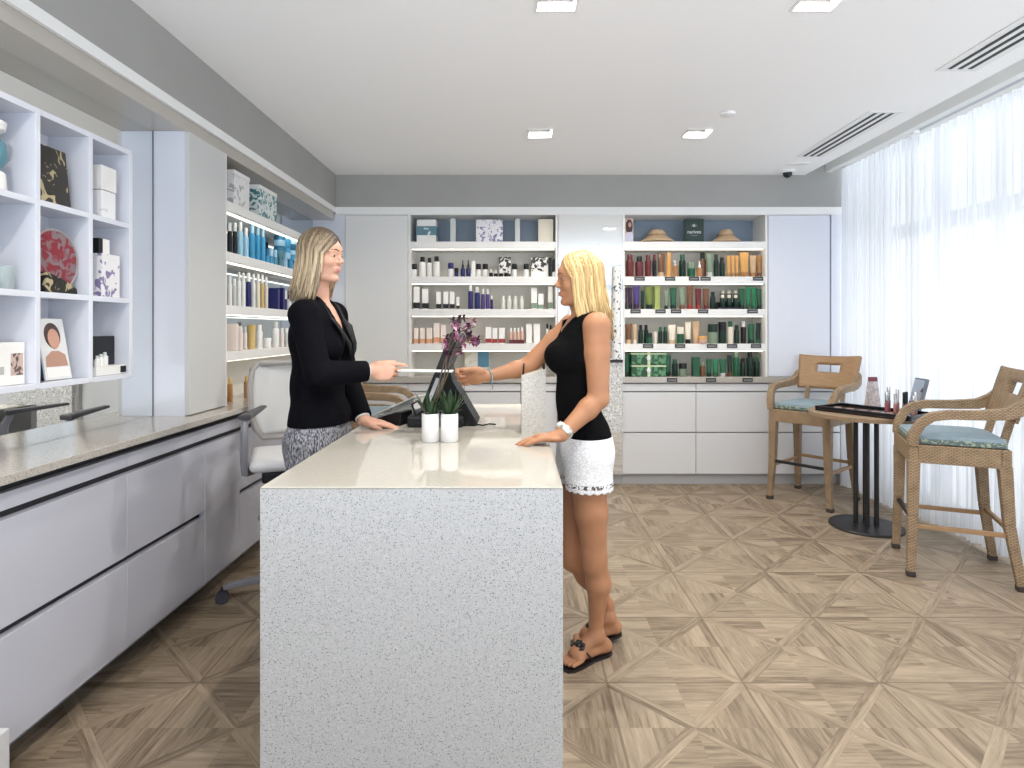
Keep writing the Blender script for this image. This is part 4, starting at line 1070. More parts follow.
shelf_row(BLB, S2, BT[1], [
 (411, 417, 264, 'jar', 'white', 'black'), (419, 426, 257, 'bottle', 'white', 'black'), (427, 432, 258, 'bottle', 'white', 'black'), (433, 440, 256.5, 'bottle', 'white', 'black'),
 (448, 453.5, 263, 'jar', 'white', 'navy'), (454.5, 458.5, 268, 'jar', 'navy', 'black'), (460.5, 465, 260, 'dropper', 'navy', 'black'), (466, 470.5, 260, 'dropper', 'navy', 'black'), (471.5, 475.5, 261, 'tallbox', 'white', None),
 (476, 481, 264, 'jar', 'white', 'black'), (482.5, 488, 264, 'jar', 'white', 'black'), (489, 493, 269, 'dropper', 'black', 'white', 5.27), (493.8, 498, 270, 'dropper', 'black', 'white', 5.27), (498.8, 503, 270, 'dropper', 'black', 'white', 5.27), (504, 509, 269, 'dropper', 'black', 'white', 5.27),
 (499, 511, 257.5, 'tallbox', 'pat_black', None, 5.37), (512, 517, 264, 'jar', 'white', 'black'), (523.5, 529, 264, 'jar', 'white', 'black'), (531, 548, 258, 'tallbox', 'pat_black', 'white', 5.34), (548.5, 551.5, 258, 'tallbox', 'black', None), (552.3, 558.5, 260, 'tallbox', 'black', 'white')], back_place)
shelf_row(BLB, S3, BT[2], [
 (414, 420, 287, 'tallbox', 'white', 'black'), (422.5, 428.5, 289, 'tallbox', 'white', 'black'), (436.5, 441, 292, 'tallbox', 'white', 'black'), (443.5, 448.5, 292, 'tallbox', 'white', 'black'), (450, 454.5, 292, 'tallbox', 'white', 'black'), (456.5, 459.5, 297, 'tallbox', 'white', 'black'),
 (468, 473, 285, 'bottle', 'navy', 'white'), (474.5, 480, 287, 'bottle', 'navy', 'white'), (481, 485, 289, 'bottle', 'purple', 'white'), (485.8, 489.5, 289, 'bottle', 'purple', 'white'), (490.3, 493, 296, 'bottle', 'navy', 'white'),
 (501, 505.5, 296, 'bottle', 'clear', 'clear'), (507, 511.5, 296, 'bottle', 'clear', 'clear'), (513, 517.5, 296, 'bottle', 'clear', 'clear'), (519.5, 524, 296, 'bottle', 'clear', 'clear'),
 (531, 537, 288.5, 'tallbox', 'white', 'sage'), (538, 543.5, 294, 'tallbox', 'white', 'sage'), (548, 552.5, 287, 'tallbox', 'white', 'sage')], back_place)
shelf_row(BLB, S4, BT[3], [
 (414.2, 418.6, 328, 'tallbox', 'pinkw', 'orangeband'), (420.5, 425.2, 328, 'tallbox', 'pinkw', 'orangeband'), (427, 432.5, 328, 'tallbox', 'pinkw', 'orangeband'), (434, 440, 323, 'tallbox', 'pinkw', 'orangeband'), (441, 446, 325, 'tallbox', 'pinkw', 'orangeband'),
 (458, 465, 335, 'jar', 'peach', 'orangeband'), (467, 474, 335, 'jar', 'peach', 'orangeband'),
 (485.5, 491.5, 327, 'tallbox', 'white', 'red'), (492.5, 497.5, 328, 'tallbox', 'white', 'red'), (499, 505, 328, 'tallbox', 'white', 'red'),
 (509.5, 512.5, 328, 'bottle', 'peach', 'white'), (513.2, 516.2, 328, 'bottle', 'peach', 'white'), (516.9, 519.9, 328, 'bottle', 'peach', 'white'), (520.6, 523.8, 327, 'bottle', 'peach', 'white'),
 (526, 532, 324, 'tallbox', 'white', None), (533.5, 540, 324, 'tallbox', 'white', None), (546, 548.6, 324, 'bottle', 'white', 'black'), (549.4, 552, 325, 'bottle', 'white', 'black')], back_place)
tag(MB().box(-0.066, 0.066, -0.018, 0.018, 0, 0.022).box(-0.066, 0.066, -0.019, -0.016, 0.022, 0.034).build('sampler_tray', pmat('darkred'), None, bevel=0.001), 'dark red sampler tray under the four peach bottles', 'tray').location = (0.006, 5.245, BT[3]+0.0005)
# leaflet stand on the worktop
x, y = (477-VX)*5.36/FPX, 5.36
e = thing('leaflet_stand', 'white leaflet stand with a teal card on the worktop behind the clasped hand', 'leaflet stand', (x, y, ZW+0.0005))
MB().box(-0.11, 0.11, -0.01, 0.01, 0.0, 0.24).build('backing', pattern_material('stand_print', (0.74, 0.71, 0.64), (0.60, 0.56, 0.42), 16, 0.55, 0.62), e, bevel=0.001)
MB().box(0.008, 0.108, -0.014, -0.0102, 0.075, 0.235).build('teal_card', mat('card_teal', (0.10, 0.25, 0.36), 0.4), e)
MB().box(-0.11, 0.11, -0.04, 0.012, 0.0, 0.008).build('foot', pmat('white'), e)

# right bay
e = thing('portrait_card', 'portrait card of a dark-haired person on top shelf of back-wall right bay', 'picture', ((628.5-VX)*5.28/FPX, 5.28, BT[0]+0.0005), math.radians(-10))
MB().box(-0.041, 0.041, -0.004, 0.004, 0, 0.215).build('card', mat('portrait_bg', (0.62, 0.46, 0.36), 0.5), e)
MB().lathe([(0.001, 0), (0.026, 0.012), (0.032, 0.05), (0.030, 0.09), (0.016, 0.115), (0.001, 0.12)], 14, c=(0.006, -0.0036, 0.085), sy=0.06).build('printed_hair', mat('print_hair', (0.06, 0.035, 0.03), 0.5), e, smooth=True)
MB().lathe([(0.001, 0), (0.012, 0.008), (0.017, 0.03), (0.014, 0.05), (0.001, 0.058)], 14, c=(0.010, -0.0045, 0.125), sy=0.08).build('printed_face', mat('print_face', (0.55, 0.30, 0.22), 0.5), e, smooth=True)
MB().prism([(-0.036, 0.005), (0.040, 0.005), (0.040, 0.075), (0.018, 0.098), (-0.004, 0.098), (-0.036, 0.07)], -0.0046, -0.0040, lambda a_, b_, t: (a_, t, b_)).build('printed_shirt', mat('print_shirt', (0.62, 0.60, 0.72), 0.5), e)
STRAW = mat('straw', (0.55, 0.39, 0.24), 0.7, bump=(120, 0.5), var=0.12, vscale=40)
for px, w, lab in ((657, 34, 'wide tan straw hat left of the green sign'), (726, 28, 'smaller tan straw hat right of the green sign')):
    e = thing('straw_hat', lab+' on the top shelf', 'hat', ((px-VX)*5.33/FPX, 5.33, BT[0]+0.0005), 0, 'straw hats')
    R_ = w*5.33/FPX/2; R_ = min(R_, 0.148)
    MB().lathe([(R_, 0.012), (R_, 0.022), (R_*0.62, 0.058), (R_*0.56, 0.066)], 30, sy=0.9).build('brim', STRAW, e, smooth=True)
    MB().lathe([(R_*0.58, 0.0), (R_*0.58, 0.055), (R_*0.50, 0.095), (R_*0.32, 0.122), (0.004, 0.126)], 30, sy=0.9).build('crown', STRAW, e, smooth=True)
    MB().lathe([(R_*0.60, 0.062), (R_*0.57, 0.078)], 30, sy=0.9).build('hat_band', mat('hat_band_tan', (0.34, 0.22, 0.13), 0.7), e, smooth=True)
e = thing('brand_sign', 'dark green sign block with white emblem and word between two straw hats', 'sign', ((693.5-VX)*5.28/FPX, 5.28, BT[0]+0.0005))
MB().box(-0.084, 0.084, -0.02, 0.02, 0, 0.207).build('block', mat('sign_green', (0.008, 0.030, 0.022), 0.3), e, bevel=0.002)
text_mesh('nʌriveʌ'.replace('ʌ', 'a'), 'lettering', mat('sign_ink', (0.70, 0.74, 0.70), 0.5), 0.042, e, (0, -0.0207, 0.092))
em = MB()
for k in range(5):
    a = PI*(0.1+0.2*k)
    leaf(em, (0, -0.0212, 0.138), (math.cos(a), -0.02, math.sin(a)), 0.028, 0.005, 0.0, 4)
em.build('emblem', mat('sign_ink', (0.70, 0.74, 0.70), 0.5), e)
MB().box(-0.03, 0.03, -0.0207, -0.0202, 0.060, 0.064).build('underline', mat('sign_ink_dim', (0.22, 0.28, 0.25), 0.5), e)

shelf_row(BRB, S2, BT[1], [
 (626, 634, 255, 'bottle', 'maroon', 'darkred'), (635.5, 644, 257, 'bottle', 'darkred', 'black'), (645.5, 652, 255.5, 'bottle', 'maroon', 'darkred'), (653, 657.5, 255, 'bottle', 'black', 'darkred'), (658.5, 666, 254, 'tube', 'brown', 'tan'), (667, 673, 253, 'bottle', 'orange', 'orange'),
 (674, 679.5, 261, 'pump', 'amber', 'white', 5.26), (680.5, 687.5, 255, 'bottle', 'dgreen', 'green'), (689, 697, 263, 'jar', 'green', 'sage'), (698.8, 704.5, 261, 'dropper', 'amber', 'white', 5.26), (701, 708.3, 253, 'bottle', 'brown', 'dgreen', 5.36), (708.8, 715.5, 254, 'tube', 'sage', 'silver'), (716.3, 721.3, 255, 'bottle', 'dgreen', 'dgreen'), (722, 727.5, 258, 'bottle', 'dgreen', 'black'),
 (729.5, 733.6, 256, 'tube', 'orange', 'amber'), (734, 738, 256, 'tube', 'orange', 'amber'), (738.4, 742, 256, 'tube', 'orange', 'amber'), (742.8, 752.3, 253, 'tube', 'orange', 'amber'), (753, 760, 256, 'tube', 'tan', 'amber'), (760.6, 765.6, 256, 'tube', 'amber', 'brown')], back_place)
shelf_row(BRB, S3, BT[2], [
 (623.5, 627.3, 288, 'tube', 'plum', 'black'), (628, 632.5, 288, 'tube', 'plum', 'black'), (633.2, 640, 286, 'tube', 'purple', 'plum'), (641, 645, 291, 'tube', 'dgreen', 'black'), (645.6, 654.2, 287, 'tube', 'olive', 'dgreen'), (655, 660.4, 286.5, 'tallbox', 'lime', None), (665, 669.5, 291, 'tube', 'sage', 'dgreen'), (671, 678, 288, 'tube', 'green', 'dgreen'), (680.5, 686.5, 288, 'tube', 'sage', 'brown'),
 (688, 695.3, 286, 'tube', 'brown', 'red'), (697, 703.6, 289, 'tube', 'maroon', 'red'), (705, 711.4, 289, 'tube', 'brown', 'maroon'), (712.5, 718, 292, 'bottle', 'dgreen', 'black'),
 (742, 748.5, 289, 'tube', 'green', 'dgreen'), (749.3, 754, 287, 'tube', 'bgreen', 'green'), (754.6, 760, 288, 'tube', 'bgreen', 'green'), (760.6, 765.4, 289, 'tube', 'green', 'dgreen')], back_place)
# six white-capped minis in a black rack on the third shelf
for k in range(6):
    px = 722.5+6.6*(k % 3); Yp = 5.25 if k < 3 else 5.32; zz = BT[2]+(0.020 if k < 3 else 0.062)
    product('bottle', (px-VX)*Yp/FPX, Yp, zz, 0.046, 0.105, 'dgreen', 'cream', 'dark green cream-capped mini bottle in black rack, %s row, %s from left' % (['front', 'back'][k//3], ord_[k % 3]), 'minis in the black rack')
tag(MB().box(-0.11, 0.11, -0.038, 0.03, 0, 0.0195).box(-0.11, 0.11, 0.034, 0.105, 0, 0.0615).build('step_rack', pmat('black'), None, bevel=0.001), 'black two-step rack under the mini bottles on the third shelf', 'rack').location = ((729.1-VX)*5.25/FPX, 5.25, BT[2]+0.0005)
shelf_row(BRB, S4, BT[3], [
 (625, 632.2, 324, 'tube', 'brown', 'tan'), (633, 637.3, 324, 'tube', 'tan', 'cream'), (638.6, 643.6, 325, 'bottle', 'dgreen', 'black'), (644.2, 649, 325, 'bottle', 'dgreen', 'black', 5.36), (647, 653, 333, 'jar', 'green', 'dgreen', 5.26), (653.8, 658.2, 332, 'jar', 'cream', 'cream'), (659, 663.6, 327, 'bottle', 'dgreen', 'green'), (664.2, 668.6, 327, 'bottle', 'dgreen', 'green'), (669.3, 677.3, 325, 'tube', 'cream', 'tan'), (678.4, 685.5, 327, 'jar', 'green', 'cream'), (686.5, 693, 322, 'tube', 'cream', 'black'),
 (693.7, 702, 321.5, 'tube', 'tan', 'tan', 5.33), (700.5, 709, 336, 'jar', 'peach', 'orange', 5.25), (710.3, 720, 324, 'jar', 'sage', 'dgreen'), (721, 729, 322, 'jar', 'dgreen', 'black'), (730.3, 736.4, 321.5, 'bottle', 'cream', 'green'), (737.3, 742.4, 325, 'bottle', 'dgreen', 'black'), (744, 749.4, 321.5, 'bottle', 'black', 'silver'), (751, 758.4, 324, 'tube', 'green', 'dgreen'), (759.2, 764.8, 323, 'tube', 'dgreen', 'green')], back_place)
shelf_row(BRB, CT, ZW, [
 (624.5, 630, 354, 'tube', 'green', 'dgreen'), (665.3, 672.3, 355, 'tube', 'green', 'dgreen'), (673.2, 679.3, 359, 'bottle', 'dgreen', 'green'), (680.3, 688.5, 363, 'jar', 'sage', 'black'), (694, 701, 357, 'tallbox', 'green', None), (702, 707.5, 362, 'bottle', 'brown', 'sage'), (708.3, 714.3, 359, 'tube', 'green', 'dgreen'), (715, 721.2, 359, 'tube', 'bgreen', 'green'), (722, 729, 359, 'tube', 'green', 'silver'), (730, 735.4, 355, 'tube', 'dgreen', 'brown'),
 (736, 742.4, 351, 'bottle', 'green', 'sage'), (743.2, 749, 358, 'bottle', 'dgreen', 'black'), (750, 757, 351, 'bottle', 'dgreen', 'black'), (757.6, 763.4, 356, 'bottle', 'dgreen', 'green')], back_place)
for k, (lab, z0) in enumerate((('lower green gift box with pale ribbon in the stack of two', ZW+0.0005), ('upper green gift box with pale ribbon in the stack of two', ZW+0.107))):
    e = thing('gift_box', lab, 'gift box', ((647-VX)*5.30/FPX, 5.30, z0), 0, 'ribboned green gift boxes')
    MB().box(-0.150, 0.150, -0.075, 0.075, 0, 0.105).build('box_body', pattern_material('gift_print', (0.015, 0.07, 0.03), (0.10, 0.28, 0.13), 22, 0.52, 0.58), e, bevel=0.003)
    MB().box(-0.012, 0.012, -0.0765, 0.0765, -0.0, 0.1062).build('ribbon', mat('ribbon_cream', (0.60, 0.66, 0.42), 0.5), e)
    MB().box(-0.152, 0.152, -0.0762, 0.0762, 0.086, 0.098).build('ribbon', mat('ribbon_cream', (0.60, 0.66, 0.42), 0.5), e)
    MB().lathe([(0.001, -0.024), (0.014, -0.015), (0.017, 0), (0.012, 0.017), (0.001, 0.025)], 14, c=(-0.002, -0.080, 0.055), sy=0.25).build('tag', pmat('white'), e, smooth=True)
TAGM = mat('tag_black', (0.03, 0.03, 0.032), 0.4); TINK = mat('tag_ink', (0.30, 0.30, 0.29), 0.5)
def price_tag(px, z, y, shelf, k):
    e = thing('price_tag', 'black price tag on edge of %s in right bay, %s from the left' % (shelf, ord_[k]), 'price tag', ((px-VX)*y/FPX, y, z), 0, 'black shelf price tags')
    MB().box(-0.045, 0.045, -0.004, 0.0, -0.018, 0.016).build('tag_plate', TAGM, e, bevel=0.0008)
    MB().box(-0.034, 0.034, -0.0044, -0.0040, -0.006, 0.002).build('printed_line', TINK, e)
for shelf, z, xs in ((S2, BT[1], (639.5, 670, 694, 705.5, 758)), (S3, BT[2], (635.5, 660.5, 676, 703, 752.5)), (S4, BT[3], (648, 680, 712, 732, 756))):
    for k, px in enumerate(xs): price_tag(px, z-0.018, BY+0.0015, shelf, k)
for k, px in enumerate((672, 711, 747.5)): price_tag(px, ZW-0.025, BY-0.0005, CT, k)

# left-wall niche: products run along Y
LLB = 'left-wall niche'
def left_place(r):
    xf = r[7] if r[7] else -1.635
    Y = -xf*FPX/(VX-(r[0]+r[1])/2)
    w = (r[1]-r[0])*Y/FPX
    if r[3] in ('tallbox', 'box'): return xf, Y, w*0.9, PI/2, 0.10
    return xf, Y, w, 0.0, None
_z_old = z_of
def z_of(r, z):
    if r[0] < 320:
        xf = r[6] if len(r) > 6 and r[6] else -1.635
        Y = -xf*FPX/(VX-(r[0]+r[1])/2)
        return max(0.03, EYE-(r[2]-VY)*Y/FPX-z)
    return _z_old(r, z)
e = thing('hat_box', 'tall white grey-looped box on the top shelf of left-wall niche', 'box', (-1.645, 3.44, LT[0]+0.0005), 0.0, 'products on the top shelf of left-wall niche')
MB().box(-0.075, 0.075, -0.095, 0.095, 0, 0.17).build('box_base', PATS['pat_grey'], e, bevel=0.003)
MB().box(-0.078, 0.078, -0.098, 0.098, 0.17, 0.195).build('box_lid', pmat('white'), e, bevel=0.003)
e = thing('hat_box', 'white teal-patterned box on the top shelf of left-wall niche', 'box', (-1.645, 3.80, LT[0]+0.0005), 0.0, 'products on the top shelf of left-wall niche')
MB().box(-0.078, 0.078, -0.13, 0.13, 0, 0.165).build('box_base', PATS['pat_teal'], e, bevel=0.003)
MB().box(-0.08, 0.08, -0.133, 0.133, 0.165, 0.19).build('box_lid', pmat('white'), e, bevel=0.003)
shelf_row(LLB, S2, LT[1], [
 (227.5, 232, 223, 'bottle', 'black', 'white'), (232.7, 237.3, 223, 'bottle', 'black', 'white'), (238, 243, 222, 'bottle', 'lblue', 'white'), (243.5, 248.5, 228, 'bottle', 'lblue', 'white'), (249.3, 255, 224, 'bottle', 'blue', 'lblue'), (255.6, 260, 226, 'bottle', 'blue', 'lblue'), (260.5, 265.2, 228, 'bottle', 'blue', 'lblue'),
 (265.8, 269, 249, 'jar', 'blue', 'dblue'), (269.5, 273, 249, 'jar', 'blue', 'lblue'), (273.6, 277, 250, 'jar', 'blue', 'lblue'), (277.6, 282, 250, 'jar', 'teal', 'blue'), (282.6, 287, 250.5, 'jar', 'lblue', 'blue'), (288, 292.5, 251, 'jar', 'blue', 'dblue'), (293, 298, 252, 'jar', 'blue', 'dblue')], left_place)
for lev in range(2):
    for k, px in enumerate((279.5, 285, 291, 296.5)):
        Y = 1.635*FPX/(VX-px)
        z0 = LT[1]+0.0005+[0.075, 0.15][lev]
        product('jar', -1.635, Y, z0, 0.075, 0.073, ['teal', 'lblue', 'blue', 'dblue'][(k+lev) % 4], ['dblue', 'blue', 'lblue', 'teal'][k], '%s jar with %s lid stacked in the %s layer, %s along, left-wall niche' % (CN[['teal', 'lblue', 'blue', 'dblue'][(k+lev) % 4]], CN[['dblue', 'blue', 'lblue', 'teal'][k]], ['middle', 'top'][lev], ord_[k]), 'stacked blue jars')
# jars beneath the stack so it stands on something
shelf_row(LLB, S3, LT[2], [
 (228, 232, 276, 'bottle', 'white', 'white'), (232.6, 236.4, 279, 'bottle', 'silver', 'white'), (237, 241, 272, 'bottle', 'white', 'silver'), (241.5, 245.4, 273, 'bottle', 'white', 'white'), (246, 251, 273, 'bottle', 'navy', 'white'), (251.6, 255.4, 274, 'bottle', 'white', 'white'), (256, 260, 274, 'bottle', 'cream', 'white'), (260.4, 264, 275, 'bottle', 'gold', 'white'), (264.5, 268, 277, 'bottle', 'cream', 'white'), (268.7, 274, 289, 'tallbox', 'navy', None), (274.6, 279, 288, 'tallbox', 'navy', None), (279.6, 283, 290, 'jar', 'white', 'black'), (283.6, 287, 291, 'jar', 'navy', 'white'), (287.6, 291, 291, 'jar', 'white', 'navy')], left_place)
shelf_row(LLB, S4, LT[3], [
 (227, 230.6, 324, 'tallbox', 'pinkw', None), (231, 234.4, 326, 'tallbox', 'pinkw', None), (235, 239, 327, 'bottle', 'pinkw', 'white'), (239.6, 243, 328, 'bottle', 'pinkw', 'white'), (243.6, 247, 327, 'bottle', 'pinkw', 'silver'), (247.6, 255.6, 325, 'tube', 'gold', 'gold'), (256.4, 262.4, 325, 'bottle', 'white', 'white'), (263, 271, 338, 'jar', 'white', 'white'), (272, 279, 322, 'bottle', 'white', 'silver'), (280, 284, 328, 'bottle', 'pinkw', 'white'), (284.6, 288.4, 328, 'bottle', 'silver', 'white')], left_place)
shelf_row(LLB, CT, ZW, [
 (227.5, 232.5, 378, 'bottle', 'amber', 'gold'), (244, 250, 376, 'bottle', 'amber', 'gold'), (288.5, 292.5, 371, 'bottle', 'amber', 'cream')], left_place)

# ---------------------------------------------------------------- things in the cubby shelf
def cub(name, lab, cat, y, row, rot=0.0, dx=0.075):
    return thing(name, lab, cat, (MX+0.014+dx, y, zb[row]+0.0105), rot)
e = cub('perfume_bottle', 'teal glass ornament on white base in upper-left cubby', 'ornament', 1.85, 2, 0.0, 0.085)
MB().lathe([(0.045, 0), (0.048, 0.01), (0.045, 0.055), (0.04, 0.06)], 20).build('white_base', pmat('white'), e, smooth=True)
MB().lathe([(0.025, 0.06), (0.052, 0.10), (0.045, 0.15), (0.02, 0.175)], 20).build('teal_body', pmat('teal'), e, smooth=True)
MB().lathe([(0.018, 0.175), (0.045, 0.19), (0.048, 0.215), (0.012, 0.235)], 20).build('white_stopper', pmat('white'), e, smooth=True)
e = cub('art_box', 'black and gold palm-printed box in the upper middle cubby', 'box', 2.07, 2, 0.0, 0.075)
MB().prism([(-0.055, 0), (0.055, 0), (0.035, 0.20), (-0.055, 0.20)], -0.075, 0.07, lambda a_, b_, t: (a_, t, b_)).build('box_body', PATS['pat_gold'], e, bevel=0.002)
e = cub('product_box', 'white two-tier square box in the upper right cubby', 'box', 2.33, 2, 0.0, 0.08)
MB().box(-0.055, 0.055, -0.04, 0.04, 0, 0.105).build('box_base', pattern_material('pale_print', (0.80, 0.80, 0.80), (0.62, 0.62, 0.64), 20, 0.6, 0.66), e, bevel=0.002)
MB().box(-0.057, 0.057, -0.042, 0.042, 0.107, 0.20).build('box_lid', pmat('white'), e, bevel=0.002)
e = cub('glass_jar', 'pair-shaped grey glass jar in the middle-left cubby', 'jar', 1.80, 1)
MB().lathe([(0.035, 0), (0.045, 0.02), (0.042, 0.11), (0.028, 0.13)], 20).build('jar_body', mat('grey_glass', (0.45, 0.55, 0.55), 0.1, trans=0.4), e, smooth=True)
MB().lathe([(0.030, 0.13), (0.034, 0.16), (0.015, 0.185)], 20).build('lid', pmat('teal'), e, smooth=True)
e = cub('glass_tumbler', 'small clear glass tumbler in the middle-left cubby', 'glass', 1.90, 1, 0, 0.09)
MB().lathe([(0.026, 0), (0.029, 0.005), (0.031, 0.075), (0.029, 0.075), (0.026, 0.008)], 20).build('tumbler', mat('tumbler_glass', (0.6, 0.68, 0.68), 0.08, trans=0.5), e, smooth=True)
e = cub('floral_plate', 'round red-flowered display plate in the centre cubby', 'plate', 2.0895, 1, 0.0, 0.105)
RY = Matrix.Rotation(math.radians(90), 3, 'Y') @ Matrix.Identity(3)
tmp = MB().lathe([(0.103, -0.006), (0.108, 0.0), (0.102, 0.006)], 32)
pl = MB().add([(RY @ Vector(p))+Vector((0.0, 0, 0.114)) for p in tmp.v], tmp.f); pl.build('plate_disc', PATS['pat_red'], e, smooth=True)
tmp = MB().tube([(0.1065*math.cos(2*PI*k/32), 0.1065*math.sin(2*PI*k/32), 0) for k in range(32)], 0.005, 8, close=True)
MB().add([(RY @ Vector(p))+Vector((0.004, 0, 0.114)) for p in tmp.v], tmp.f).build('rim', mat('rim_grey', (0.30, 0.28, 0.28), 0.3), e, smooth=True)
e = cub('gift_pouch', 'gold and black folded fan pouch lying in front of the red-flowered plate', 'pouch', 2.07, 1, 0.0, 0.128)
MB().prism([(-0.06, 0), (0.09, 0), (0.085, 0.02), (0.02, 0.05), (-0.055, 0.07)], -0.012, 0.012, lambda a_, b_, t: (t, a_, b_)).build('pouch_body', PATS['pat_gold'], e, bevel=0.003)
e = cub('product_box', 'white purple-patterned box in the middle-right cubby', 'box', 2.335, 1, 0.0, 0.08)
MB().box(-0.06, 0.06, -0.052, 0.052, 0, 0.165).build('carton', PATS['pat_purple'], e, bevel=0.002)
e = thing('product_box', 'small black and white box on top of the purple-patterned box', 'box', (MX+0.014+0.085, 2.315, zb[1]+0.0105+0.1655))
MB().box(-0.04, 0.04, -0.028, -0.004, 0, 0.058).build('carton', pmat('black'), e, bevel=0.001)
MB().box(-0.04, 0.04, -0.004, 0.034, 0, 0.058).build('white_sleeve', pmat('white'), e, bevel=0.001)
e = cub('treatment_box', 'flat white box with small picture in the lower-left cubby', 'box', 1.85, 0, 0.0, 0.07)
MB().box(-0.05, 0.05, -0.09, 0.10, 0, 0.135).build('carton', pmat('white'), e, bevel=0.002)
MB().box(0.0502, 0.0507, 0.045, 0.092, 0.03, 0.10).build('printed_picture', pattern_material('mini_print', (0.55, 0.42, 0.36), (0.12, 0.08, 0.07), 40, 0.5, 0.55), e)
MB().box(0.0502, 0.0507, -0.08, 0.02, 0.035, 0.06).build('printed_stripe', pmat('grey'), e)
# leaning photo card
e = cub('photo_card', 'white framed photo card of a person with hair tied back, leaning in lower middle cubby', 'picture', 2.105, 0, 0.0, 0.070)
RZ = Matrix.Rotation(math.radians(-10), 3, 'Y')
def on_card(vs): return [(RZ @ Vector(p))+Vector((0.045, 0, 0.002)) for p in vs]
def card_part(mb, nm, m_, par=None): return MB().add(on_card(mb.v), mb.f).build(nm, m_, par or e, smooth=False)
card_part(MB().box(-0.006, 0, -0.060, 0.060, 0, 0.215), 'card', mat('photo_bg', (0.70, 0.70, 0.70), 0.4))
def disc(cy, cz, ry, rz, x): return MB().add([(x, cy+ry*math.cos(2*PI*k/20), cz+rz*math.sin(2*PI*k/20)) for k in range(20)]+[(x-0.0006, cy+ry*math.cos(2*PI*k/20), cz+rz*math.sin(2*PI*k/20)) for k in range(20)], [tuple(range(20)), tuple(reversed(range(20, 40)))]+[(k, 20+k, 20+(k+1) % 20, (k+1) % 20) for k in range(20)])
card_part(MB().add([(0.0012, -0.05, 0.045), (0.0012, 0.05, 0.045), (0.0012, 0.045, 0.085), (0.0012, 0.016, 0.10), (0.0012, -0.016, 0.10), (0.0012, -0.045, 0.08)], [(0, 1, 2, 3, 4, 5)]), 'printed_shoulders', mat('print_skin2', (0.44, 0.25, 0.18), 0.5))
card_part(disc(0.0, 0.155, 0.036, 0.045, 0.0012), 'printed_hair', mat('print_hair', (0.06, 0.035, 0.03), 0.5))
card_part(disc(0.002, 0.143, 0.026, 0.036, 0.0024), 'printed_face', mat('print_face', (0.55, 0.30, 0.22), 0.5))
card_part(MB().box(0.0, 0.0012, -0.052, 0.052, 0.008, 0.042), 'printed_caption', pmat('white'))
e = cub('blue_folder', 'deep blue folder behind the leaning photo card', 'folder', 2.04, 0, 0.0, 0.075)
MB().prism([(-0.02, 0), (0.0, 0), (-0.015, 0.14), (-0.03, 0.14)], -0.035, 0.125, lambda a_, b_, t: (a_, t, b_)).build('folder_body', mat('folder_blue', (0.04, 0.13, 0.25), 0.35), e, bevel=0.001)
e = cub('case_display', 'open black case on white base in the lower right cubby', 'case', 2.340, 0, 0.0, 0.09)
MB().box(-0.055, 0.05, -0.085, 0.085, 0, 0.035).build('white_base', pmat('white'), e, bevel=0.002)
MB().box(-0.012, 0.004, -0.085, 0.085, 0.035, 0.150).build('lid', pmat('black'), e, bevel=0.002)
MB().box(0.0505, 0.053, 0.05, 0.08, 0.005, 0.03).build('clasp', pmat('black'), e)
for k in range(3):
    t = thing('sample_bottle', 'small white bottle inside the open black case, %s from the left' % ord_[k], 'bottle', (MX+0.014+0.12, 2.285+0.022*k, zb[0]+0.0105+0.0355), 0, 'samples in the black case')
    MB().lathe([(0.010, 0), (0.011, 0.003), (0.011, 0.024+0.006*k), (0.006, 0.028+0.006*k)], 12).build('bottle_body', pmat('white'), t, smooth=True)
    MB().lathe([(0.006, 0.028+0.006*k), (0.006, 0.040+0.006*k)], 12).build('cap', pmat('silver'), t, smooth=True)

